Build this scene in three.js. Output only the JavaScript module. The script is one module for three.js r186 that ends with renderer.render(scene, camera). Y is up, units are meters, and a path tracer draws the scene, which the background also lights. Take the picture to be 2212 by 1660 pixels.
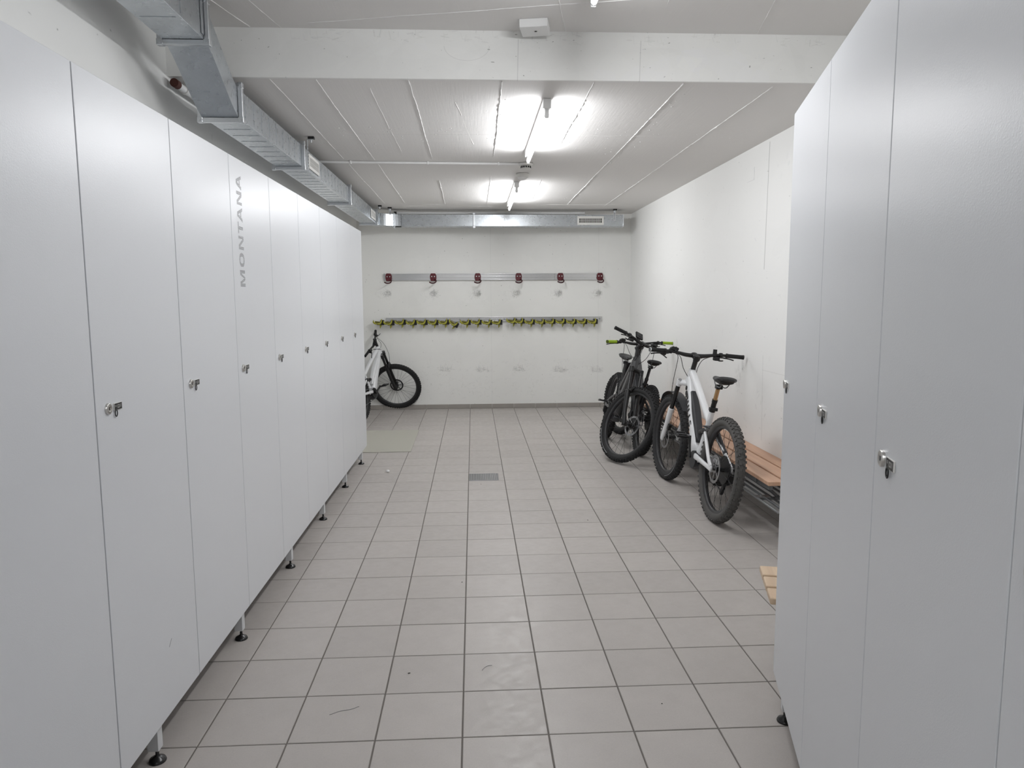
import * as THREE from 'three';
import { mergeGeometries } from 'three/addons/utils/BufferGeometryUtils.js';
import { RoundedBoxGeometry } from 'three/addons/geometries/RoundedBoxGeometry.js';
import { FontLoader } from 'three/addons/loaders/FontLoader.js';
import { TextGeometry } from 'three/addons/geometries/TextGeometry.js';
import { RectAreaLightUniformsLib } from 'three/addons/lights/RectAreaLightUniformsLib.js';

// ---------------------------------------------------------------- camera, exposure
const scene = new THREE.Scene();
scene.background = new THREE.Color(0x000000);
const renderer = new THREE.WebGLRenderer({ antialias: true });
renderer.toneMapping = THREE.LinearToneMapping;
renderer.toneMappingExposure = 1.0;
renderer.shadowMap.enabled = true;
RectAreaLightUniformsLib.init();
const LIGHT = 87;                                   // radiance of the fluorescent tubes
const LIGHT_COLOR = new THREE.Color().setRGB(0.985, 0.998, 1.025);

const F = 1587.16, YAW = 0.05204, PITCH = 0.1166, ROLL = -0.00503, EYE = 1.678;
const camera = new THREE.PerspectiveCamera(2 * Math.atan(830 / F) * 180 / Math.PI, 2212 / 1660, 0.05, 60);
{
  const cy = Math.cos(YAW), sy = Math.sin(YAW), cp = Math.cos(PITCH), sp = Math.sin(PITCH);
  const fw = new THREE.Vector3(sy * cp, -sp, -cy * cp), rt = new THREE.Vector3(cy, 0, sy);
  const up0 = new THREE.Vector3().crossVectors(rt, fw);
  camera.position.set(0, EYE, 0);
  camera.up.copy(up0.multiplyScalar(Math.cos(ROLL)).addScaledVector(rt, -Math.sin(ROLL)));
  camera.lookAt(camera.position.clone().add(fw));
  camera.updateMatrixWorld(true); camera.updateProjectionMatrix();
}

// ---------------------------------------------------------------- helpers
// Plan coordinates: x to the right, y up, d the distance into the room (three z = -d).
let seed = 1;
const rnd = () => { seed = (seed * 1664525 + 1013904223) >>> 0; return seed / 4294967296; };
const rr = (a, b) => a + (b - a) * rnd();
const used = {};
const numbered = (n) => { const k = used[n] = (used[n] ?? -1) + 1; return k ? n + '_' + String(k).padStart(3, '0') : n; };
const V = (x, y, d) => new THREE.Vector3(x, y, -d);
function shadowed(m) { m.castShadow = true; m.receiveShadow = true; return m; }
function part(name, geo, mat, parent, label) {
  const m = shadowed(new THREE.Mesh(geo, mat)); m.name = name;
  if (label) m.userData.label = label;
  parent.add(m); return m;
}
function sub(name, parent, label) { const g = new THREE.Group(); g.name = name; if (label) g.userData.label = label; parent.add(g); return g; }
function thing(name, label, category, [x, y, d] = [0, 0, 0], turn = 0, group) {
  const g = new THREE.Group(); g.name = numbered(name); scene.add(g);
  g.position.set(x, y, -d); g.rotation.y = turn;
  g.userData = { label, category }; if (group) g.userData.group = group;
  return g;
}
function structure(name) { const g = new THREE.Group(); g.name = numbered(name); g.userData.kind = 'structure'; scene.add(g); return g; }
function boxUV(g, s = 1) {
  if (g.index) g = g.toNonIndexed();
  const p = g.attributes.position, n = g.attributes.normal, uv = new Float32Array(p.count * 2);
  for (let i = 0; i < p.count; i++) {
    const ax = Math.abs(n.getX(i)), ay = Math.abs(n.getY(i)), az = Math.abs(n.getZ(i));
    let u, v;
    if (ay >= ax && ay >= az) { u = p.getX(i); v = p.getZ(i); } else if (ax >= az) { u = p.getZ(i); v = p.getY(i); } else { u = p.getX(i); v = p.getY(i); }
    uv[2 * i] = u * s; uv[2 * i + 1] = v * s;
  }
  g.setAttribute('uv', new THREE.BufferAttribute(uv, 2)); return g;
}
const bx = (x0, x1, y0, y1, d0, d1) => boxUV(new THREE.BoxGeometry(Math.abs(x1 - x0), Math.abs(y1 - y0), Math.abs(d1 - d0)).translate((x0 + x1) / 2, (y0 + y1) / 2, -(d0 + d1) / 2));
const rbx = (x0, x1, y0, y1, d0, d1, r = 0.002, s = 2) => boxUV(new RoundedBoxGeometry(Math.abs(x1 - x0), Math.abs(y1 - y0), Math.abs(d1 - d0), s, r).translate((x0 + x1) / 2, (y0 + y1) / 2, -(d0 + d1) / 2));
const merge = (list) => {
  const out = list.map((g) => { g = g.index ? g.toNonIndexed() : g.clone(); for (const k of Object.keys(g.attributes)) if (!['position', 'normal', 'uv'].includes(k)) g.deleteAttribute(k); if (!g.attributes.uv) boxUV(g); return g; });
  return mergeGeometries(out);
};
const v3 = (a) => (a.isVector3 ? a : new THREE.Vector3(...a));
function tube(pts, r, seg = 24, rs = 8, caps = true) {
  const c = new THREE.CatmullRomCurve3(pts.map(v3), false, 'centripetal');
  const g = new THREE.TubeGeometry(c, seg, r, rs);
  if (!caps) return g;
  return merge([g, new THREE.SphereGeometry(r, rs, 5).translate(...pts[0]), new THREE.SphereGeometry(r, rs, 5).translate(...pts[pts.length - 1])]);
}
function rod(a, b, r0, r1 = r0, rs = 12) {
  a = v3(a); b = v3(b); const d = b.clone().sub(a), L = d.length();
  return new THREE.CylinderGeometry(r1, r0, L, rs).translate(0, L / 2, 0).applyQuaternion(new THREE.Quaternion().setFromUnitVectors(new THREE.Vector3(0, 1, 0), d.normalize())).translate(a.x, a.y, a.z);
}
// loft of a superellipse along a curve; rads are [in-plane radius, lateral radius], ref is the lateral direction
function sweep(pts, rads, { seg = 24, rs = 16, ref = [0, 0, 1], sq = 1 } = {}) {
  const c = new THREE.CatmullRomCurve3(pts.map(v3), false, 'centripetal'), R = v3(ref), pos = [], idx = [], uv = [];
  for (let i = 0; i <= seg; i++) {
    const t = i / seg, p = c.getPoint(t), T = c.getTangent(t), B = R.clone().addScaledVector(T, -R.dot(T)).normalize(), N = new THREE.Vector3().crossVectors(B, T);
    const k = t * (rads.length - 1), j = Math.min(Math.floor(k), rads.length - 2), f = k - j, s = f * f * (3 - 2 * f);
    const a = rads[j][0] + (rads[j + 1][0] - rads[j][0]) * s, b = rads[j][1] + (rads[j + 1][1] - rads[j][1]) * s;
    for (let q = 0; q < rs; q++) {
      const th = q / rs * 2 * Math.PI, co = Math.cos(th), si = Math.sin(th);
      const x = Math.sign(co) * Math.abs(co) ** sq * a, y = Math.sign(si) * Math.abs(si) ** sq * b;
      const P = p.clone().addScaledVector(N, x).addScaledVector(B, y); pos.push(P.x, P.y, P.z); uv.push(q / rs * 0.1, t * 0.5);
    }
  }
  for (let i = 0; i < seg; i++) for (let q = 0; q < rs; q++) { const a = i * rs + q, b = i * rs + (q + 1) % rs; idx.push(a, a + rs, b, b, a + rs, b + rs); }
  for (const [i, flip] of [[0, 1], [seg, 0]]) {
    const p = c.getPoint(i / seg), n = pos.length / 3; pos.push(p.x, p.y, p.z); uv.push(0, 0);
    for (let q = 0; q < rs; q++) { const a = i * rs + q, b = i * rs + (q + 1) % rs; flip ? idx.push(n, a, b) : idx.push(n, b, a); }
  }
  const g = new THREE.BufferGeometry();
  g.setAttribute('position', new THREE.Float32BufferAttribute(pos, 3)); g.setAttribute('uv', new THREE.Float32BufferAttribute(uv, 2)); g.setIndex(idx); g.computeVertexNormals();
  return g;
}
// flat outline pushed to a thickness, centred on its plane
function plate(pts, depth, bevel = 0.0008, holes = []) {
  const s = pts instanceof THREE.Shape ? pts : new THREE.Shape(pts.map(([x, y]) => new THREE.Vector2(x, y)));
  for (const h of holes) s.holes.push(h);
  return new THREE.ExtrudeGeometry(s, { depth: depth - 2 * bevel, bevelEnabled: bevel > 0, bevelSize: bevel, bevelThickness: bevel, bevelSegments: 2, curveSegments: 20 }).translate(0, 0, -(depth - 2 * bevel) / 2);
}

// ---------------------------------------------------------------- textures
function valueNoise(n, cells, sd) {                       // tileable value noise
  const s0 = seed; seed = sd; const g = Array.from({ length: cells * cells }, rnd); seed = s0;
  const out = new Float32Array(n * n);
  for (let y = 0; y < n; y++) for (let x = 0; x < n; x++) {
    const fx = x / n * cells, fy = y / n * cells, x0 = Math.floor(fx), y0 = Math.floor(fy);
    let u = fx - x0, v = fy - y0; u = u * u * (3 - 2 * u); v = v * v * (3 - 2 * v);
    const a = g[(y0 % cells) * cells + x0 % cells], b = g[(y0 % cells) * cells + (x0 + 1) % cells], c = g[((y0 + 1) % cells) * cells + x0 % cells], d = g[((y0 + 1) % cells) * cells + (x0 + 1) % cells];
    out[y * n + x] = (a + (b - a) * u) * (1 - v) + (c + (d - c) * u) * v;
  }
  return out;
}
function dataTex(n, fn, repeat, srgb = false) {
  const d = new Uint8Array(n * n * 4);
  for (let i = 0; i < n * n; i++) { const c = fn(i % n, Math.floor(i / n), i); for (let k = 0; k < 3; k++) d[i * 4 + k] = Math.max(0, Math.min(255, (Array.isArray(c) ? c[k] : c) * 255)); d[i * 4 + 3] = 255; }
  const t = new THREE.DataTexture(d, n, n); t.wrapS = t.wrapT = THREE.RepeatWrapping; t.magFilter = THREE.LinearFilter; t.minFilter = THREE.LinearMipmapLinearFilter; t.generateMipmaps = true;
  t.repeat.set(repeat, repeat); if (srgb) t.colorSpace = THREE.SRGBColorSpace; t.needsUpdate = true; return t;
}
function canvasTex(w, h, draw, srgb = true) {
  const c = document.createElement('canvas'); c.width = w; c.height = h; draw(c.getContext('2d'), w, h);
  const t = new THREE.CanvasTexture(c); t.wrapS = t.wrapT = THREE.RepeatWrapping; t.magFilter = THREE.LinearFilter; if (srgb) t.colorSpace = THREE.SRGBColorSpace; return t;
}
const N1 = valueNoise(512, 128, 11), N2 = valueNoise(512, 32, 12), N3 = valueNoise(512, 8, 13), N4 = valueNoise(512, 256, 14);
const tileMap = dataTex(512, (x, y, i) => { const f = 0.985 + 0.02 * (N3[i] - 0.5) + 0.03 * (N4[i] - 0.5) + (N1[i] > 0.86 ? 0.012 : N1[i] < 0.13 ? -0.016 : 0); return [f, f, f]; }, 1.6, true);
const tileRough = dataTex(256, (x, y) => 0.82 + 0.36 * (N2[y * 2 * 512 + x * 2] - 0.5), 1.1);
const peelBump = dataTex(512, (x, y, i) => 0.5 + 0.55 * (N1[i] - 0.5) + 0.4 * (N4[i] - 0.5), 3.4);
const zincMap = dataTex(512, (x, y, i) => { const f = 0.95 + 0.035 * (N2[i] - 0.5) + 0.03 * (N1[i] - 0.5) + 0.05 * (N3[i] - 0.5); return [f, f, f * 1.01]; }, 2.2);
const zincRough = dataTex(256, (x, y) => 0.85 + 0.15 * (N2[y * 2 * 512 + x * 2] - 0.5), 1.7);
const woodMap = dataTex(512, (x, y) => {
  const g = Math.sin((x / 512 * 34 + 2.2 * N3[((y >> 2) & 511) * 512 + x] + 0.8 * N2[((y >> 3) & 511) * 512 + x]) * 2.2), f = 0.95 + 0.018 * g + 0.05 * (N1[((y >> 4) & 511) * 512 + x] - 0.5);
  return [f, f * (0.985 + 0.01 * g), f * (0.97 + 0.015 * g)];
}, 1, true);
const boardBump = dataTex(512, (x, y) => 0.5 + 0.5 * (N4[((y >> 5) & 511) * 512 + x] - 0.5) + 0.3 * (N1[((y >> 4) & 511) * 512 + x] - 0.5) + 0.15 * (N4[y * 512 + x] - 0.5), 0.7);

// painted concrete: white with bug holes (map darkens them, bump sinks them)
function pits(ctx, w, h, n, sx, sy, dark) {
  for (let i = 0; i < n; i++) {
    const x = rnd() * w, y = rnd() * h, r = (0.0012 + 0.0035 * rnd() ** 3) * sx, a = (0.25 + 0.5 * rnd()) * dark;
    ctx.fillStyle = `rgba(96,96,92,${a})`; ctx.beginPath(); ctx.ellipse(x, y, r * rr(0.6, 1), r * sy / sx * rr(0.8, 1.5), rnd() * 3, 0, 7); ctx.fill();
  }
}
function wallPaint(w, h, wm, hm, n, more) {
  return canvasTex(w, h, (ctx) => {
    ctx.fillStyle = '#f2f2ef'; ctx.fillRect(0, 0, w, h);
    for (let i = 0; i < 60; i++) { ctx.fillStyle = `rgba(${rnd() < 0.5 ? '255,255,252' : '215,215,210'},0.05)`; const r = rr(0.1, 0.5) * w / wm; ctx.beginPath(); ctx.ellipse(rnd() * w, rnd() * h, r, r * rr(0.4, 1), rnd() * 3, 0, 7); ctx.fill(); }
    pits(ctx, w, h, n, w / wm, h / hm, 1);
    more?.(ctx, (m) => m * w / wm, (m) => h - m * h / hm);
  });
}
// grey rubbed mark made of many short strokes
function scuff(ctx, X, Y, x, y, rx, ry, n, a, ang = 0) {
  ctx.lineCap = 'round';
  for (let i = 0; i < n; i++) {
    const q = rnd() * 6.283, r = 0.5 * (Math.abs(rnd() + rnd() - 1) + Math.sqrt(rnd())), px = x + Math.cos(q) * r * rx, py = y + Math.sin(q) * r * ry, t = ang + rr(-0.35, 0.35) + (rnd() < 0.3 ? 1.57 : 0), L = rr(0.01, 0.045);
    ctx.strokeStyle = `rgba(${80 + rr(-12, 12)},${80 + rr(-10, 10)},${76 + rr(-10, 10)},${a * rr(0.06, 0.34)})`; ctx.lineWidth = rr(1, 3.2);
    ctx.beginPath(); ctx.moveTo(X(px), Y(py)); ctx.lineTo(X(px + Math.cos(t) * L), Y(py + Math.sin(t) * L)); ctx.stroke();
  }
}

// ---------------------------------------------------------------- materials
const std = (o) => new THREE.MeshStandardMaterial(o);
const lin = (r, g, b) => new THREE.Color().setRGB(r, g, b);
const M = {
  paint: std({ color: lin(0.86, 0.86, 0.85), roughness: 0.75 }),
  ceiling: std({ color: lin(0.77, 0.755, 0.735), roughness: 0.8, bumpMap: boardBump, bumpScale: 0.00045 }),
  seam: std({ color: lin(0.8, 0.795, 0.78), roughness: 0.7 }),
  grout: std({ color: lin(0.17, 0.155, 0.14), roughness: 0.95 }),
  tile: [1, 0.97, 1.03].map((k) => std({ color: lin(0.485 * k, 0.452 * k, 0.425 * k), roughness: 0.5, roughnessMap: tileRough, map: tileMap })),
  skirt: std({ color: lin(0.36, 0.335, 0.305), roughness: 0.5, map: tileMap }),
  locker: std({ color: lin(0.715, 0.73, 0.755), roughness: 0.31, bumpMap: peelBump, bumpScale: 0.00016 }),
  lockerLeg: std({ color: lin(0.68, 0.69, 0.7), roughness: 0.45 }),
  black: std({ color: lin(0.007, 0.007, 0.0075), roughness: 0.5 }),
  blackGloss: std({ color: lin(0.01, 0.01, 0.011), roughness: 0.22 }),
  rubber: std({ color: lin(0.013, 0.013, 0.0135), roughness: 0.8 }),
  rubberGrey: std({ color: lin(0.026, 0.026, 0.027), roughness: 0.85 }),
  dustyRubber: std({ color: lin(0.085, 0.082, 0.078), roughness: 0.9 }),
  tag: std({ color: lin(0.012, 0.012, 0.012), roughness: 0.4 }),
  white: std({ color: lin(0.82, 0.82, 0.81), roughness: 0.45 }),
  plasticWhite: std({ color: lin(0.74, 0.73, 0.7), roughness: 0.45 }),
  lampWhite: std({ color: lin(0.8, 0.8, 0.79), roughness: 0.5 }),
  chrome: std({ color: lin(0.62, 0.61, 0.59), roughness: 0.28, metalness: 1 }),
  zinc: std({ color: lin(0.55, 0.58, 0.6), roughness: 0.34, metalness: 0.9, map: zincMap, roughnessMap: zincRough }),
  zincBright: std({ color: lin(0.66, 0.68, 0.7), roughness: 0.28, metalness: 1 }),
  alu: std({ color: lin(0.6, 0.6, 0.6), roughness: 0.2, metalness: 1 }),
  red: std({ color: lin(0.1, 0.005, 0.011), roughness: 0.4 }),
  darkRed: std({ color: lin(0.05, 0.004, 0.008), roughness: 0.45 }),
  yellow: std({ color: lin(0.36, 0.345, 0.03), roughness: 0.45 }),
  olive: std({ color: lin(0.16, 0.145, 0.02), roughness: 0.5 }),
  beech: std({ color: lin(0.66, 0.42, 0.29), roughness: 0.5, map: woodMap }),
  pine: std({ color: lin(0.72, 0.56, 0.4), roughness: 0.5, map: woodMap }),
  steelGrey: std({ color: lin(0.16, 0.165, 0.17), roughness: 0.45, metalness: 0.5 }),
  steelLight: std({ color: lin(0.4, 0.41, 0.42), roughness: 0.35, metalness: 0.8 }),
  mat: std({ color: lin(0.43, 0.42, 0.365), roughness: 0.85 }),
  frameWhite: new THREE.MeshPhysicalMaterial({ color: lin(0.78, 0.79, 0.8), roughness: 0.35, clearcoat: 0.6, clearcoatRoughness: 0.15 }),
  frameDark: new THREE.MeshPhysicalMaterial({ color: lin(0.04, 0.04, 0.042), roughness: 0.42, clearcoat: 0.3, clearcoatRoughness: 0.3 }),
  frameBlack: std({ color: lin(0.008, 0.008, 0.0085), roughness: 0.42 }),
  battery: std({ color: lin(0.035, 0.036, 0.04), roughness: 0.55 }),
  gold: std({ color: lin(0.5, 0.32, 0.16), roughness: 0.35, metalness: 0.8 }),
  rim: std({ color: lin(0.03, 0.03, 0.032), roughness: 0.4 }),
  spoke: std({ color: lin(0.03, 0.03, 0.03), roughness: 0.4, metalness: 0.5 }),
  steel: std({ color: lin(0.35, 0.35, 0.36), roughness: 0.35, metalness: 1 }),
  green: std({ color: lin(0.34, 0.5, 0.02), roughness: 0.6 }),
  saddle: std({ color: lin(0.018, 0.018, 0.019), roughness: 0.45 }),
  rust: std({ color: lin(0.09, 0.03, 0.022), roughness: 0.9 }),
  crumb: std({ color: lin(0.03, 0.025, 0.02), roughness: 0.9 }),
  hole: std({ color: lin(0.004, 0.004, 0.004), roughness: 0.9 }),
  tubeGlow: std({ color: lin(0.8, 0.8, 0.8), emissive: lin(1, 1, 1), emissiveIntensity: 2.0, roughness: 0.4 }),
};

// ---------------------------------------------------------------- room shell
const T = 1 / 3, TX = -0.0596, TD = 2.6548, BACK = 11.166, LEFT = -1.705, FRONT = -2.6, HB = 2.927, HF = 3.195, STEP = 4.4;
const rightAt = (d) => 2.391 + 0.0045 * (d - 11.15);
// floor: grout bed with one mesh per tile
{
  const floor = structure('floor');
  part('grout_bed', bx(LEFT - 0.15, 2.6, -0.15, -0.0035, FRONT - 0.15, BACK + 0.15), M.grout, floor);
  const tileGeo = (w, l) => {
    const b = 0.0016, hw = w / 2, hl = l / 2, P = [], I = [];
    const ring = (x, z, y) => { const n = P.length / 3; P.push(-x, y, -z, x, y, -z, x, y, z, -x, y, z); return n; };
    const a = ring(hw - b, hl - b, 0), c = ring(hw, hl, -b), e = ring(hw, hl, -0.006);
    I.push(a, a + 2, a + 1, a, a + 3, a + 2);
    for (const [p, q] of [[a, c], [c, e]]) for (let k = 0; k < 4; k++) { const k2 = (k + 1) % 4; I.push(p + k, p + k2, q + k, p + k2, q + k2, q + k); }
    let g = new THREE.BufferGeometry(); g.setAttribute('position', new THREE.Float32BufferAttribute(P, 3)); g.setIndex(I); g = g.toNonIndexed(); g.computeVertexNormals(); return g;
  };
  const shift = (g, u, v) => { g = boxUV(g.clone()); const a = g.attributes.uv; for (let i = 0; i < a.count; i++) a.setXY(i, a.getX(i) + u, a.getY(i) + v); return g; };
  const GAP = 0.0062, full = tileGeo(T - GAP, T - GAP), variants = [0, 1, 2, 3].map((k) => shift(full, k * 0.37, k * 0.61));
  const lastDepth = BACK - 0.012 - (TD + 25 * T) - GAP / 2, lastGeo = boxUV(tileGeo(T - GAP, lastDepth)), rightW = 2.36 - (TX + 7 * T) - GAP / 2;
  const spots = [];
  for (let r = -15; r <= 25; r++) for (let c = -5; c <= 7; c++) {
    const cut = r === 25, edge = c === 7, w = edge ? rightW : T - GAP, l = cut ? lastDepth : T - GAP;
    const x = TX + c * T + GAP / 2 + w / 2, d = TD + r * T + GAP / 2 + l / 2;
    if (r === 12 && c === 0) continue;                                 // the drain sits in this tile
    // seen: inside the frame, not under the locker rows
    const p = V(x, 0, d).project(camera), ahead = d > 2.2;
    const hidden = (x < -1.3 && d < 7.7) || (d < 4.6 && x > 1.216 + 0.271 * (d - 2.805) + 0.1 + Math.max(0, d - 2.8) * 0.16) || Math.abs(p.x) > 1.08 || p.y < -1.14;
    spots.push({ x, d, geo: edge || cut ? (edge ? boxUV(tileGeo(w, l)) : lastGeo) : variants[Math.floor(rnd() * 4)], seen: ahead && !hidden, mat: M.tile[Math.floor(rnd() * 3)], y: rr(-0.0004, 0.0004), a: rr(-0.0008, 0.0008) });
  }
  spots.sort((a, b) => (b.seen - a.seen) || a.d - b.d);
  const rest = [];
  spots.forEach((s, i) => {
    if (i < 298 && s.seen) { const m = part(numbered('floor_tile'), s.geo, s.mat, floor); m.position.set(s.x, s.y, -s.d); m.rotation.set(s.a, 0, -s.a); } else rest.push(s.geo.clone().translate(s.x, 0, -s.d));
  });
  // the drain tile, cut around the grating
  const dx = TX, dd = TD + 12 * T;
  const cutTile = merge([bx(dx + GAP / 2, dx + T - GAP / 2, -0.006, 0, dd + 0.275, dd + T - GAP / 2), bx(dx + 0.281, dx + T - GAP / 2, -0.006, 0, dd + GAP / 2, dd + 0.275)]);
  part('floor_tile', cutTile, M.tile[0], floor);
  const far = part('far_tiles', merge(rest), M.tile[0], floor); far.userData.kind = 'stuff';
}
// walls
{
  const wallUV = (g, u0, v0, w, h, axis) => { const p = g.attributes.position, a = g.attributes.uv; for (let i = 0; i < p.count; i++) a.setXY(i, ((axis === 'x' ? p.getX(i) : -p.getZ(i)) - u0) / w, (p.getY(i) - v0) / h); return g; };
  const backTex = wallPaint(2048, 1440, 4.4, 3.0, 420, (ctx, mx, my) => {
    const X = (x) => mx(x + 1.9), Y = my;
    for (const [x, y, s] of [[-1.279, 1.743, 0.9], [-0.6, 1.74, 1], [0.065, 1.737, 1.3], [0.66, 1.748, 1.1], [1.29, 1.738, 1.2], [1.892, 1.735, 1.1]]) {
      scuff(ctx, X, Y, x, y, 0.09, 0.075, 110 * s, 0.36, rr(0, 3)); scuff(ctx, X, Y, x + 0.02, y, 0.055, 0.05, 90 * s, 0.4, 1.57); scuff(ctx, X, Y, x - 0.05, y - 0.02, 0.2, 0.13, 50, 0.22, rr(0.8, 2));
    }
    for (const [x, y, s] of [[-0.447, 0.6, 0.8], [0.116, 0.587, 0.9], [0.682, 0.59, 0.9], [1.301, 0.572, 1.3], [1.873, 0.569, 0.9]]) { scuff(ctx, X, Y, x, y, 0.16, 0.05, 120 * s, 0.3, 0); scuff(ctx, X, Y, x, y + 0.02, 0.1, 0.08, 50 * s, 0.26, 1.57); }
    for (let i = 0; i < 260; i++) scuff(ctx, X, Y, rr(-1.2, 2.2), rr(0.15, 0.75), 0.05, 0.03, 2, 0.24, rnd() < 0.6 ? 0 : 1.4);
    for (let i = 0; i < 60; i++) scuff(ctx, X, Y, rr(-0.9, 0.3), rr(0.15, 0.6), 0.04, 0.03, 3, 0.22, 0.3);
    scuff(ctx, X, Y, -0.1, 1.05, 0.5, 0.2, 30, 0.16, 0.7);
    ctx.strokeStyle = 'rgba(110,110,106,0.18)'; ctx.lineWidth = 1; for (const x of [0.27, 1.9]) { ctx.beginPath(); ctx.moveTo(X(x), Y(2.9)); ctx.lineTo(X(x + 0.005), Y(0.1)); ctx.stroke(); }
  });
  const back = structure('wall_back');
  part('wall_face', wallUV(bx(LEFT - 0.15, 2.55, -0.02, HF + 0.1, BACK, BACK + 0.15), -1.9, 0, 4.4, 3.0, 'x'), std({ map: backTex, color: lin(0.985, 0.985, 0.98), roughness: 0.7 }), back);
  const rightTex = wallPaint(2048, 900, 14, 3.2, 900, (ctx, mx, my) => {
    const X = (d) => mx(d + 2.7), Y = my;
    scuff(ctx, X, Y, 6.45, 0.95, 0.1, 0.16, 110, 0.1, 1.57); scuff(ctx, X, Y, 6.35, 1.06, 0.03, 0.07, 40, 0.18, 1.57); scuff(ctx, X, Y, 8.5, 1.1, 0.05, 0.12, 50, 0.1, 1.57); scuff(ctx, X, Y, 8.9, 0.95, 0.1, 0.3, 100, 0.12, 1.57);
    for (let i = 0; i < 40; i++) scuff(ctx, X, Y, rr(5, 11), rr(1, 2.7), 0.05, 0.05, 2, 0.16, rr(0, 3));
    for (let i = 0; i < 26; i++) scuff(ctx, X, Y, rr(5, 7.4), rr(0.5, 0.9), 0.05, 0.05, 3, 0.2, rr(0, 3));
    ctx.strokeStyle = 'rgba(120,120,116,0.5)'; ctx.lineWidth = 1.2; ctx.beginPath(); ctx.moveTo(X(5.9), Y(2.9)); ctx.lineTo(X(5.93), Y(1.9)); ctx.stroke();
    ctx.strokeStyle = 'rgba(160,160,156,0.22)'; ctx.beginPath(); ctx.moveTo(X(5.89), Y(1.2)); ctx.lineTo(X(5.86), Y(0.5)); ctx.stroke();
    ctx.beginPath(); ctx.moveTo(X(5.9), Y(1.08)); ctx.lineTo(X(5.3), Y(1.08)); ctx.stroke();
  });
  const right = structure('wall_right');
  const rw = part('wall_face', wallUV(bx(0, 0.16, -0.02, HF + 0.1, FRONT - 0.15, BACK + 0.1), -2.7, 0, 14, 3.2, 'd'), std({ map: rightTex, color: lin(0.98, 0.98, 0.985), roughness: 0.68 }), right);
  // the wall closes in very slightly towards the camera
  rw.position.set(2.391 - 0.0045 * 11.15, 0, 0); rw.rotation.y = -0.0045;
  const patch = part('plaster_patch', merge([bx(-0.003, 0.002, 2.655, 2.76, 6.21, 6.22), bx(-0.003, 0.002, 2.655, 2.662, 6.21, 6.37)]), M.paint, right); patch.position.copy(rw.position); patch.rotation.copy(rw.rotation);
  const leftTex = wallPaint(2048, 900, 14, 3.2, 700, (ctx, mx, my) => { for (let i = 0; i < 14; i++) scuff(ctx, (d) => mx(d + 2.7), my, rr(1, 6), rr(2.4, 2.9), 0.02, 0.03, 1, 0.4, 1.57); });
  const left = structure('wall_left');
  part('wall_face', wallUV(bx(LEFT - 0.15, LEFT, -0.02, HF + 0.1, FRONT - 0.15, BACK + 0.1), -2.7, 0, 14, 3.2, 'd'), std({ map: leftTex, color: lin(0.98, 0.98, 0.985), roughness: 0.7 }), left);
  const front = structure('wall_front');
  part('wall_face', bx(LEFT - 0.15, 2.6, -0.02, HF + 0.1, FRONT - 0.15, FRONT), M.paint, front);
  // skirting tiles along the back wall
  const sk = structure('baseboard_back');
  for (let c = -5; c <= 7; c++) { const x0 = TX + c * T + 0.002, x1 = Math.min(TX + (c + 1) * T - 0.002, 2.38); part(numbered('skirting_tile'), rbx(Math.max(x0, LEFT), x1, 0.001, 0.066, BACK - 0.01, BACK + 0.005, 0.002), M.skirt, sk); }
}
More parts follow.
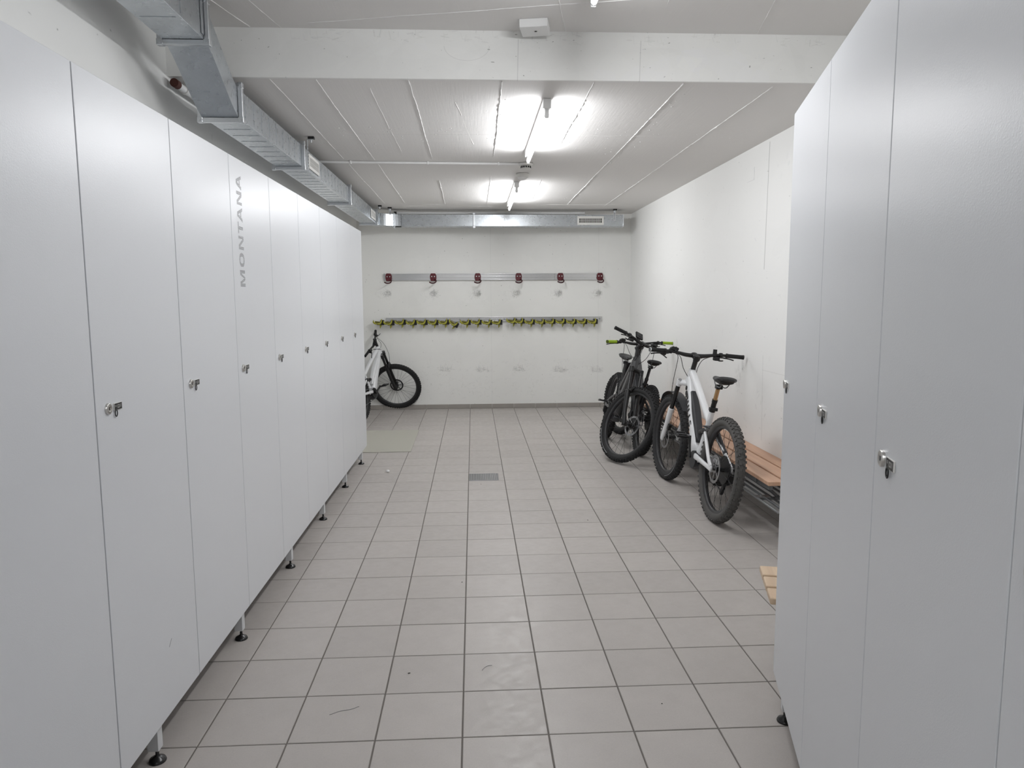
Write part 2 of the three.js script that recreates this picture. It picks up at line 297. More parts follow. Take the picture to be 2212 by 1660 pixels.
// ceiling: high slab in front, lower slab behind, the vertical step face between them, and the fins left by the formwork
{
  const ceil = structure('ceiling');
  const stepTex = wallPaint(2048, 300, 4.4, 0.4, 120, (ctx, mx, my) => {
    for (let i = 0; i < 70; i++) scuff(ctx, (x) => mx(x + 1.9), (y) => my(y - 2.85), rr(-1.2, 2.1), rr(3.13, 3.19), 0.03, 0.01, 3, 0.22, 0);
    ctx.strokeStyle = 'rgba(130,130,128,0.35)'; ctx.lineWidth = 1.2;
    for (const [x, a] of [[0.27, 0.3], [0.98, 1]]) { ctx.beginPath(); ctx.moveTo(mx(x + 1.9), my(0.07)); ctx.lineTo(mx(x + 1.905), my(0.3)); ctx.stroke(); }
    ctx.strokeStyle = 'rgba(130,130,128,0.2)'; ctx.beginPath(); ctx.arc(mx(-0.02 + 1.9), my(0.26), 60, 0, 3.1); ctx.stroke();
  });
  part('high_slab', bx(LEFT - 0.15, 2.6, HF, HF + 0.2, FRONT - 0.15, STEP + 0.02), M.ceiling, ceil);
  part('low_slab', bx(LEFT - 0.15, 2.6, HB, HF + 0.2, STEP + 0.021, BACK + 0.15), M.ceiling, ceil);
  const g = bx(LEFT, 2.45, HB, HF, STEP, STEP + 0.02), p = g.attributes.position, a = g.attributes.uv; for (let i = 0; i < p.count; i++) a.setXY(i, (p.getX(i) + 1.9) / 4.4, (p.getY(i) - 2.85) / 0.4);
  part('step_face', g, std({ map: stepTex, color: lin(0.98, 0.98, 0.98), roughness: 0.7 }), ceil);
  // an uneven fin: triangular ridge whose height and width wander, with gaps where it broke off
  const fin = (x0, d0, x1, d1, y, amp = 1, keep = 0.85) => {
    const P = [], I = [], L = Math.hypot(x1 - x0, d1 - d0), n = Math.ceil(L / 0.035), nx = (d1 - d0) / L, nd = -(x1 - x0) / L; let on = true, wob = 0;
    for (let i = 0; i <= n; i++) {
      if (rnd() < 0.09) on = rnd() < keep;
      wob += rr(-0.0016, 0.0016); wob *= 0.93;
      const t = i / n, h = on ? rr(0.0015, 0.0038) * amp * (rnd() < 0.05 ? 1.8 : 1) : 0.0003, w = on ? rr(0.0018, 0.0036) * amp * (rnd() < 0.05 ? 2 : 1) : 0.001, x = x0 + (x1 - x0) * t + wob * nx, d = d0 + (d1 - d0) * t + wob * nd, k = P.length / 3;
      P.push(x - w * nx, y + 0.001, -(d - w * nd), x + rr(-0.3, 0.3) * w * nx, y - h, -(d), x + w * nx, y + 0.001, -(d + w * nd));
      if (i) I.push(k - 3, k - 2, k, k - 2, k + 1, k, k - 2, k - 1, k + 1, k - 1, k + 2, k + 1);
    }
    let f = new THREE.BufferGeometry(); f.setAttribute('position', new THREE.Float32BufferAttribute(P, 3)); f.setIndex(I); f = f.toNonIndexed(); f.computeVertexNormals();
    return part(numbered('formwork_fin'), boxUV(f), M.seam, ceil);
  };
  const e = 0.0; const B = HB;
  fin(-1.146, STEP + 0.03, -1.143, 6.85, B, 0.8); fin(-0.884, STEP + 0.03, -0.877, 6.9, B, 1); fin(-0.358, STEP + 0.03, -0.348, 6.85, B, 1.1); fin(0.181, STEP + 0.03, 0.199, 6.73, B, 1.4, 0.95); fin(0.718, STEP + 0.03, 0.728, 6.15, B, 1.2);
  fin(1.25, STEP + 0.03, 1.282, 10.07, B, 1.5, 0.95); fin(1.804, STEP + 0.08, 1.815, 10.26, B, 1.3); fin(-0.87, 7.1, -0.88, 9.95, B, 1.1); fin(-0.345, 8.05, -0.353, 10, B, 1.2); fin(0.195, 7.75, 0.199, 10, B, 1); fin(0.737, 8.03, 0.767, 9.6, B, 0.9); fin(-1.14, 7.1, -1.15, 10, B, 0.7); fin(-0.1, 4.9, 0.02, 6.2, B, 0.5, 0.5); fin(-0.6, 4.6, -0.6, 6.5, B, 0.5, 0.4);
  fin(-0.95, 5.84, 1.6, 5.85, B, 0.9, 0.45); fin(-0.92, 10.045, 2.3, 10.1, B, 0.9, 0.6); fin(-0.9, 10.25, 0.3, 10.27, B, 0.8, 0.6);
  fin(-0.4, 2.2, 0.0, STEP - 0.01, HF, 1.3, 0.97); fin(0.29, 3.2, 0.548, STEP - 0.01, HF, 1.2, 0.95); fin(-1.6, 2.8, -1.23, STEP - 0.01, HF, 1.1, 0.95); fin(0.96, 3.4, 1.06, STEP - 0.14, HF, 1, 0.8); fin(-0.9, 4.32, 1.2, 3.85, HF, 1, 0.75); fin(1.45, 3.3, 1.66, STEP - 0.02, HF, 0.9, 0.7); fin(-1.2, 3.6, -1.06, STEP, HF, 0.6, 0.6);
  // loose blobs of cement
  const blobs = [];
  for (let i = 0; i < 150; i++) { const r = rr(0.0018, 0.006), near = rnd() < 0.6, d = near ? rr(5.6, 6.1) : rr(4.6, 10), x = rr(-1, 2.2); blobs.push(new THREE.IcosahedronGeometry(r, 1).scale(rr(0.7, 1.6), 0.5, rr(0.7, 1.6)).translate(x, HB, -d)); }
  for (let i = 0; i < 60; i++) { const r = rr(0.002, 0.006), d = rr(4.6, 10), x = 1.25 + rr(-0.12, 0.12); blobs.push(new THREE.IcosahedronGeometry(r, 1).scale(rr(0.7, 1.9), 0.5, rr(0.7, 1.9)).translate(x, HB, -d)); }
  const bl = part('cement_blobs', merge(blobs), M.seam, ceil); bl.userData.kind = 'stuff';
}

// ---------------------------------------------------------------- lights
function tubeLight(label, x, d0, d1, ceilY, intensity = LIGHT) {
  const L = d1 - d0, t = thing('tube_light', label, 'light', [x, ceilY, d0], 0, 'bare fluorescent tube lights');
  part('batten', rbx(-0.024, 0.024, -0.058, 0, 0.02, L - 0.02, 0.004), M.lampWhite, t);
  for (const e of [0.0, L]) {
    const s = e ? -1 : 1;
    part('lampholder', merge([rbx(-0.026, 0.026, -0.062, -0.001, e, e + s * 0.05, 0.004), rbx(-0.013, 0.013, -0.115, -0.05, e + s * 0.012, e + s * 0.034, 0.005)]), M.lampWhite, t);
  }
  const y = -0.095, r = 0.017, a = 0.036, b = L - 0.036, len = b - a;
  part('tube', new THREE.CylinderGeometry(r - 0.0015, r - 0.0015, len, 20).rotateX(Math.PI / 2).translate(0, y, -(a + b) / 2), M.tubeGlow, t);
  for (const k of [0, 1]) part('tube_cap', new THREE.CylinderGeometry(r - 0.001, r - 0.001, 0.014, 20).rotateX(Math.PI / 2).translate(0, y, -(k ? b : a)), M.zincBright, t);
  const mid = V(x, ceilY + y, d0 + (a + b) / 2), lamp = (w, h, rx, ry, px, py) => {
    const l = new THREE.RectAreaLight(LIGHT_COLOR, intensity, w, h); l.position.set(mid.x + px, mid.y + py, mid.z); l.rotation.set(rx, ry, 0); l.name = numbered('tube_lamp'); scene.add(l);
  };
  lamp(0.03, len, -Math.PI / 2, 0, 0, -r); lamp(len, 0.03, 0, -Math.PI / 2, r, 0); lamp(len, 0.03, 0, Math.PI / 2, -r, 0);
}
tubeLight('bare tube light on the low ceiling, nearer the ceiling step', 0.48, 4.78, 6.42, HB);
tubeLight('smaller looking bare tube light at the far end, before the rear duct', 0.485, 8.1, 9.8, HB, LIGHT * 1.25);
tubeLight('tube light cut off at the top edge of the picture, on the high ceiling', 0.6, 2.1, 3.76, HF, LIGHT * 0.8);
tubeLight('tube light on the high ceiling behind the viewpoint', -0.55, -2.0, -0.35, HF);

// ---------------------------------------------------------------- lockers
const peelWall = M.locker;
const tagTex = canvasTex(160, 72, (c, w, h) => {
  c.fillStyle = '#0b0b0b'; c.fillRect(0, 0, w, h); c.fillStyle = '#9c9c9a';
  c.fillRect(62, 16, 52, 40); c.fillStyle = '#2a2a2a'; c.font = 'bold 24px sans-serif'; c.fillRect(76, 26, 24, 18); c.fillStyle = '#8f8f8d'; c.fillRect(126, 14, 16, 38); c.fillStyle = '#bdbdbb'; c.beginPath(); c.arc(28, 28, 12, 0, 7); c.fill(); c.fillStyle = '#0b0b0b'; c.beginPath(); c.arc(28, 28, 6, 0, 7); c.fill();
});
const tagFace = std({ map: tagTex, roughness: 0.4 });
// local frame of a locker: x along the row (away from the camera for the left row), y up, z out of the door
function lock(parent, x, y, flip) {
  part('lock_cylinder', new THREE.LatheGeometry([[0.0001, 0.0062], [0.008, 0.0064], [0.0085, 0.0076], [0.0155, 0.0076], [0.0178, 0.006], [0.018, 0]].map(([r, h]) => new THREE.Vector2(r, h)), 32).rotateX(Math.PI / 2).translate(x, y, 0), M.chrome, parent);
  part('keyhole', bx(x - 0.0012, x + 0.0012, y - 0.005, y + 0.005, -0.007, -0.006), M.hole, parent);
  const tx = x + flip * 0.06, ty = y;
  part('number_plate', rbx(tx - 0.025, tx + 0.025, ty - 0.0115, ty + 0.0115, -0.004, 0, 0.001), M.plasticWhite, parent);
  const face = new THREE.PlaneGeometry(0.048, 0.0205).translate(tx, ty, 0.0043); part('plate_face', face, tagFace, parent);
  part('key_ring', new THREE.TorusGeometry(0.0085, 0.0017, 8, 24).scale(0.85, 1.25, 1).translate(tx - flip * 0.015, ty - 0.02, 0.004), M.tag, parent);
}
function locker(label, W, H0, H1, depth, pos, turn, { lockAt, legs = [], flip = 1, gap = 0.004, lettering, group, scratch } = {}) {
  const t = thing('locker', label, 'locker', [pos[0], 0, pos[1]], turn, group);
  part('carcass', bx(0.0005, W - 0.0005, H0 + 0.004, H1 - 0.001, 0.021, depth), M.locker, t);
  const door = sub('door', t);
  part('door_panel', rbx(gap / 2, W - gap / 2, H0, H1, 0, 0.0185, 0.0022, 3), M.locker, door);
  if (lockAt !== undefined) lock(door, lockAt, 1.342, flip);
  if (lettering) part('lettering', lettering.geo, lettering.mat, door, 'grey hatched brand lettering reading upwards');
  if (scratch) part('scratch', tube([[W * 0.6, 0.4, 0.0002], [W * 0.615, 0.412, 0.0002], [W * 0.635, 0.422, 0.0002]], 0.0007, 8, 5), M.steelGrey, door);
  for (const x of legs) {
    const leg = sub('leg', t);
    part('post', rbx(x - 0.02, x + 0.02, 0.048, H0 + 0.006, 0.02, 0.06, 0.002), M.lockerLeg, leg);
    part('levelling_foot', merge([new THREE.LatheGeometry([[0.0001, 0], [0.03, 0], [0.031, 0.004], [0.027, 0.012], [0.012, 0.02], [0.0065, 0.026], [0.006, 0.05], [0.0001, 0.05]].map(([r, h]) => new THREE.Vector2(r, h)), 28).translate(x, 0, -0.034)]), M.blackGloss, leg);
    part('rear_post', rbx(x - 0.02, x + 0.02, 0.0, H0 + 0.006, depth - 0.07, depth - 0.03, 0.002), M.lockerLeg, leg);
  }
  return t;
}
// lettering: outlined by its hatch strokes only
const letterTex = canvasTex(1536, 272, (c, w, h) => {
  c.clearRect(0, 0, w, h); c.fillStyle = '#000'; c.fillRect(0, 0, w, h); c.fillStyle = '#fff'; c.font = 'bold 290px sans-serif'; c.textBaseline = 'alphabetic';
  const word = 'MONTANA', ws = [...word].map((q) => c.measureText(q).width), tot = ws.reduce((a, b) => a + b, 0); c.save(); c.scale((w - 20) / tot, 1); let x = 10;
  [...word].forEach((q, i) => { c.fillText(q, x, 238); x += ws[i]; }); c.restore();
  c.fillStyle = '#000'; for (let k = 0; k < w; k += 15) c.fillRect(k, 0, 7.5, h);
}, false);
const letterGeo = new THREE.PlaneGeometry(0.555, 0.1).rotateZ(Math.PI / 2).translate(0.135, 2.005, 0.0006);
const letterMat = std({ color: lin(0.2, 0.2, 0.2), roughness: 0.6, alphaMap: letterTex, transparent: true });
const LW = 0.6725, L0 = 2.249;                       // left row: door pitch and the first seam
const leftTurn = Math.PI / 2 - 0.0025;
const nth = ['second', 'third', 'fourth', 'fifth', 'sixth', 'seventh', 'eighth', 'ninth and farthest'];
const feet = [2.576, 3.548, 4.53, 5.534, 6.505, 7.431, 1.6];
for (let i = -2; i < 8; i++) {
  const d = L0 + i * LW, x = -1.138 + 0.0025 * (d - 2.249);
  const label = i === -2 ? 'light grey locker of the left row beside the viewpoint' : i === -1 ? 'light grey locker at the left edge of the picture, its lock out of view' : i === 2 ? 'light grey locker with hatched grey brand lettering running up its door' : `light grey locker in the left row, ${nth[i]} from the picture's left edge`;
  const legs = feet.filter((f) => f >= d && f < d + LW).map((f) => f - d);
  locker(label, LW, 0.152, 2.356, 0.53, [x, d], leftTurn, { lockAt: i < -1 ? undefined : 0.073, legs, flip: 1, gap: i === -1 || i === 0 ? 0.0055 : 0.004, group: 'left row of lockers', scratch: i === 0, lettering: i === 2 ? { geo: letterGeo, mat: letterMat } : null });
}
// right row stands turned by 15 degrees
{
  const th = 15.2 * Math.PI / 180, RW = 0.6625, P0 = [1.216, 2.805];
  const names = ['farthest locker of the right row, ending beside the pale bench', 'middle locker of the right row, second from its far end', 'wide looking locker of the right row, third from its far end', 'locker at the right edge of the picture, nearest the viewpoint', 'locker of the right row beside the viewpoint'];
  for (let i = 0; i < 5; i++) {
    const s = -RW * i, x = P0[0] + Math.sin(th) * s, d = P0[1] + Math.cos(th) * s;
    locker('light grey ' + names[i], RW, 0.15, 2.36, 0.53, [x, d], -Math.PI / 2 - th, { lockAt: i ? 0.068 : 0.038, flip: 1, legs: i === 0 ? [0.115] : i === 2 ? [0.12] : i === 4 ? [0.1] : [], gap: i === 2 ? 0.006 : 0.004, group: 'right row of lockers' });
  }
}

// ---------------------------------------------------------------- air duct
{
  const duct = thing('air_duct', 'galvanised sheet metal air duct under the ceiling, along left and back walls', 'duct', [0, 0, 0]);
  const XL = -1.5, XR = -1.3, Y0 = 2.69, Y1 = 2.852;
  // rectangular section along d with shallow stiffening beads every 0.15 m
  const section = (d0, d1, y0, y1, step = 0.152) => {
    const g = [rbx(XL, XR, y0, y1, d0, d1, 0.002)];
    for (let d = d0 + step / 2; d < d1 - 0.03; d += step) g.push(bx(XL + 0.02, XR - 0.02, y0 - 0.0022, y0 + 0.002, d - 0.003, d + 0.003), bx(XR - 0.002, XR + 0.0022, y0 + 0.015, y1 - 0.015, d - 0.003, d + 0.003));
    return merge(g);
  };
  part('duct_section', section(-2.3, 3.835, 2.942, 3.112, 0.3), M.zinc, duct);
  // offset that ducks under the ceiling step
  const skew = () => {
    const P = [], I = [], add = (d, y0, y1) => P.push(XL, y0, -d, XR, y0, -d, XR, y1, -d, XL, y1, -d);
    const n = 10; for (let i = 0; i <= n; i++) { const t = i / n, s = t * t * (3 - 2 * t) * 0.35 + t * 0.65; add(3.865 + 0.465 * t, 2.942 + (Y0 - 2.942) * s, 3.112 + (Y1 - 3.112) * s); }
    for (let i = 0; i < n; i++) for (let k = 0; k < 4; k++) { const a = i * 4 + k, b = i * 4 + (k + 1) % 4; I.push(a, b, a + 4, b, b + 4, a + 4); }
    let g = new THREE.BufferGeometry(); g.setAttribute('position', new THREE.Float32BufferAttribute(P, 3)); g.setIndex(I); g = g.toNonIndexed(); g.computeVertexNormals(); return boxUV(g);
  };
  part('duct_offset', skew(), new THREE.MeshStandardMaterial({ ...M.zinc, side: THREE.DoubleSide }).copy(M.zinc), duct).material.side = THREE.DoubleSide;
  const cuts = [4.365, 5.88, 8.04, 10.21];
  for (let i = 0; i < 3; i++) part('duct_section', section(cuts[i] + 0.012, cuts[i + 1] - 0.012, Y0, Y1, i ? 0.16 : 0.17), M.zinc, duct);
  // bolted flange frames: four bars and four corner pieces
  const flange = (d, y0, y1, w = 0.03) => {
    const f = sub('flange', duct), o = 0.026;
    part('flange_bars', merge([rbx(XL, XR, y0 - o, y0, d - w / 2, d + w / 2, 0.003), rbx(XL, XR, y1, y1 + o, d - w / 2, d + w / 2, 0.003), rbx(XL - o, XL, y0, y1, d - w / 2, d + w / 2, 0.003), rbx(XR, XR + o, y0, y1, d - w / 2, d + w / 2, 0.003),
      bx(XL, XR, y0 - o * 0.7, y0 - o * 0.3, d - w / 2 - 0.002, d + w / 2 + 0.002), bx(XR + o * 0.3, XR + o * 0.7, y0, y1, d - w / 2 - 0.002, d + w / 2 + 0.002)]), M.zincBright, f);
    for (const [x, y] of [[XL - o, y0 - o], [XR, y0 - o], [XL - o, y1], [XR, y1]]) part('corner_piece', merge([rbx(x - 0.002, x + o + 0.002, y - 0.002, y + o + 0.002, d - w / 2 - 0.003, d + w / 2 + 0.003, 0.003), new THREE.CylinderGeometry(0.007, 0.007, w + 0.02, 6).rotateX(Math.PI / 2).translate(x + o / 2, y + o / 2, -d)]), M.zincBright, f);
    return f;
  };
  flange(3.85, 2.942, 3.112); flange(4.347, Y0, Y1); flange(5.88, Y0, Y1); flange(8.04, Y0, Y1); flange(10.21, Y0, Y1, 0.026);
  // bend into the back run (quarter turn of a rectangular section)
  const bend = () => {
    const P = [], I = [], n = 14, cx = -1.0, cd = 10.24, ro = cx - XL, ri = cx - XR + 0.02, add = (a) => { const c = Math.cos(a), s = Math.sin(a); for (const [r, y] of [[ro, Y0], [ri, Y0], [ri, Y1], [ro, Y1]]) P.push(cx - r * c, y, -(cd + r * s)); };
    for (let i = 0; i <= n; i++) add(i / n * Math.PI / 2);
    for (let i = 0; i < n; i++) for (let k = 0; k < 4; k++) { const a = i * 4 + k, b = i * 4 + (k + 1) % 4; I.push(a, b, a + 4, b, b + 4, a + 4); }
    let g = new THREE.BufferGeometry(); g.setAttribute('position', new THREE.Float32BufferAttribute(P, 3)); g.setIndex(I); g = g.toNonIndexed(); g.computeVertexNormals(); return boxUV(g);
  };
  const zincDouble = M.zinc.clone(); zincDouble.side = THREE.DoubleSide; part('duct_bend', bend(), zincDouble, duct);
  // run along the back wall
  const D0 = 10.6, D1 = 10.8, backSec = (x0, x1) => {
    const g = [rbx(x0, x1, Y0, Y1, D0, D1, 0.002)];
    for (let x = x0 + 0.13; x < x1 - 0.05; x += 0.183) g.push(bx(x - 0.0035, x + 0.0035, Y0 + 0.006, Y1 - 0.006, D0 - 0.0025, D0 + 0.002), bx(x - 0.0035, x + 0.0035, Y0 - 0.002, Y0 + 0.002, D0 + 0.01, D1 - 0.01));
    return merge(g);
  };
  part('duct_section', backSec(-1.09, 0.015), M.zinc, duct); part('duct_section', backSec(0.035, 2.16), M.zinc, duct);
  const bf = (x) => {
    const f = sub('flange', duct), o = 0.024, w = 0.024;
    part('flange_bars', merge([rbx(x - w / 2, x + w / 2, Y0 - o, Y0, D0, D1, 0.003), rbx(x - w / 2, x + w / 2, Y1, Y1 + o, D0, D1, 0.003), rbx(x - w / 2, x + w / 2, Y0, Y1, D0 - o, D0, 0.003)]), M.zincBright, f);
    for (const y of [Y0 - o, Y1]) part('corner_piece', merge([rbx(x - w / 2 - 0.003, x + w / 2 + 0.003, y, y + o, D0 - o, D0, 0.003), new THREE.CylinderGeometry(0.007, 0.007, w + 0.03, 6).rotateZ(Math.PI / 2).translate(x, y + o / 2, -(D0 - o / 2))]), M.zincBright, f);
  };
  bf(-1.1); bf(0.025);
  part('end_cap', rbx(2.155, 2.165, Y0 - 0.004, Y1 + 0.004, D0 - 0.004, D1 + 0.004, 0.002), M.zincBright, duct);
  // slotted strap with a rubber pad under the ceiling
  const hanger = (x, d, y0, along) => {
    const h = sub('hanger', duct), s = along ? [x - 0.016, x + 0.016, d - 0.0035, d] : [x, x + 0.0035, d - 0.016, d + 0.016];
    const slots = []; for (let y = y0 + 0.02; y < HB - 0.06; y += 0.024) slots.push(along ? bx(x - 0.003, x + 0.003, y, y + 0.013, d - 0.0042, d - 0.003) : bx(x + 0.003, x + 0.0042, y, y + 0.013, d - 0.003, d + 0.003));
    part('strap', bx(s[0], s[1], y0, HB - 0.022, s[2], s[3]), M.zincBright, h); part('slots', merge(slots), M.hole, h);
    part('bracket', along ? bx(x - 0.016, x + 0.016, HB - 0.025, HB - 0.02, d - 0.04, d) : bx(x, x + 0.045, HB - 0.025, HB - 0.02, d - 0.016, d + 0.016), M.zincBright, h);
    part('rubber_pad', along ? rbx(x - 0.028, x + 0.028, HB - 0.02, HB, d - 0.05, d - 0.005, 0.004) : rbx(x + 0.008, x + 0.056, HB - 0.02, HB, d - 0.022, d + 0.022, 0.004), M.blackGloss, h);
    part('screw', new THREE.CylinderGeometry(0.006, 0.006, 0.03, 8).translate(along ? x : x + 0.03, HB - 0.03, -(along ? d - 0.025 : d)), M.zincBright, h);
  };
  hanger(XR + 0.03, 5.95, Y0 - 0.01, false); hanger(XR + 0.03, 10.18, Y0 + 0.02, false); hanger(-1.13, 10.42, Y1 - 0.02, true); hanger(2.03, 10.597, Y1 - 0.085, true);
  // upper strap where the high run ends
  part('strap', merge([bx(XR + 0.002, XR + 0.006, 2.96, HF, 3.80, 3.825), bx(XR + 0.002, XR + 0.05, HF - 0.006, HF, 3.80, 3.825)]), M.zincBright, duct);
  // air grilles
  const grille = (put, w, h, n, fw = 0.024) => {
    const g = sub('air_grille', duct, 'white slotted air grille'); put(g);
    part('grille_frame', merge([rbx(-w / 2, w / 2, h / 2 - fw, h / 2, -0.008, 0, 0.002), rbx(-w / 2, w / 2, -h / 2, -h / 2 + fw, -0.008, 0, 0.002), rbx(-w / 2, -w / 2 + fw, -h / 2 + fw, h / 2 - fw, -0.008, 0, 0.002), rbx(w / 2 - fw, w / 2, -h / 2 + fw, h / 2 - fw, -0.008, 0, 0.002)]), M.plasticWhite, g);
    part('grille_recess', bx(-w / 2 + fw, w / 2 - fw, -h / 2 + fw, h / 2 - fw, -0.0012, -0.0005), M.hole, g);
    const p = (w - 2 * fw) / n; for (let i = 0; i <= n; i++) { const x = -w / 2 + fw + i * p; if (i && i < n) part('slat', bx(x - p * 0.2, x + p * 0.2, -h / 2 + fw, h / 2 - fw, -0.006, -0.0012), M.plasticWhite, g); }
    part('crossbar', bx(-w / 2 + fw, w / 2 - fw, -0.001, 0.001, -0.0055, -0.004), M.plasticWhite, g);
  };
  grille((g) => { g.position.set(1.684, 2.768, -(D0 - 0.003)); }, 0.38, 0.122, 18, 0.03);
  grille((g) => { g.position.set(XR + 0.003, 2.77, -6.285); g.rotation.y = Math.PI / 2; }, 0.39, 0.116, 18);
  grille((g) => { g.position.set(XR + 0.003, 2.77, -9.9); g.rotation.y = Math.PI / 2; }, 0.42, 0.116, 18);
}

// ---------------------------------------------------------------- small fittings on ceiling and walls
{
  const c = thing('conduit', 'thin white conduit across the low ceiling to the smoke detector', 'pipe', [0, 0, 0]);
  part('conduit_pipe', rod([LEFT + 0.01, HB - 0.012, -6.93], [0.46, HB - 0.012, -7.0], 0.011), M.lampWhite, c);
  for (const x of [-1.1, -0.4, 0.25]) part('clip', rbx(x - 0.008, x + 0.008, HB - 0.026, HB, 6.93 + 0.0323 * (x + 1.7) - 0.016, 6.93 + 0.0323 * (x + 1.7) + 0.016, 0.003), M.lampWhite, c);
  const det = thing('smoke_detector', 'round white smoke detector with black slots, at the conduit end', 'smoke detector', [0.505, HB, 7.02]);
  part('detector_base', new THREE.LatheGeometry([[0, 0], [0.066, 0], [0.068, -0.012], [0.062, -0.024], [0.05, -0.028], [0, -0.028]].map(([r, h]) => new THREE.Vector2(r, h)), 40), M.plasticWhite, det);
  part('detector_dome', new THREE.LatheGeometry([[0, -0.027], [0.048, -0.027], [0.045, -0.05], [0.034, -0.058], [0, -0.06]].map(([r, h]) => new THREE.Vector2(r, h)), 40), M.plasticWhite, det);
  for (let i = 0; i < 14; i++) { const a = i / 14 * 6.283, g = bx(-0.006, 0.006, -0.047, -0.031, -0.0485, -0.04).rotateY(a); part('slot', g, M.hole, det); }
  const sen = thing('motion_sensor', 'round white motion sensor with rounded lens, behind the smoke detector', 'sensor', [0.512, HB, 7.6]);
  part('sensor_ring', new THREE.LatheGeometry([[0, 0], [0.062, 0], [0.066, -0.006], [0.066, -0.032], [0.06, -0.038], [0, -0.038]].map(([r, h]) => new THREE.Vector2(r, h)), 40), M.plasticWhite, sen);
  part('sensor_lens', new THREE.SphereGeometry(0.05, 32, 16).scale(1, 0.62, 1).translate(0, -0.036, 0), M.white, sen);
  const box = thing('emergency_light', 'flat white square box on the high ceiling, just before the step', 'light', [0.345, HF, 4.2], -0.19);
  part('housing', rbx(-0.078, 0.078, -0.045, 0, 0, 0.155, 0.004), M.white, box);
  part('lens', new THREE.CylinderGeometry(0.006, 0.006, 0.004, 16).translate(0.006, -0.046, -0.07), M.tag, box);
  part('lens_ring', new THREE.TorusGeometry(0.011, 0.0018, 8, 24).rotateX(Math.PI / 2).translate(0.006, -0.0455, -0.07), M.plasticWhite, box);
  const p = thing('pipe', 'white pipe with rusty open end along the left wall behind the duct', 'pipe', [0, 0, 0]);
  part('pipe_run', rod([-1.66, 2.888, -4.42], [-1.66, 2.888, -7.5], 0.02, 0.02, 16), M.white, p);
  part('pipe_clip', rod([-1.66, 2.888, -4.52], [-1.66, 2.888, -4.545], 0.026, 0.026, 16), M.plasticWhite, p);
  part('rusty_end', new THREE.CylinderGeometry(0.024, 0.024, 0.05, 16).rotateX(Math.PI / 2).translate(-1.66, 2.888, -4.405), M.rust, p);
  const q = thing('pipe', 'straight white pipe above the duct along the back wall', 'pipe', [0, 0, 0]);
  part('pipe_run', rod([-1.08, 2.885, -10.72], [1.62, 2.885, -10.72], 0.017, 0.017, 16), M.white, q);
  part('end_socket', rod([-1.11, 2.885, -10.72], [-1.07, 2.885, -10.72], 0.021, 0.021, 16), M.black, q);
}

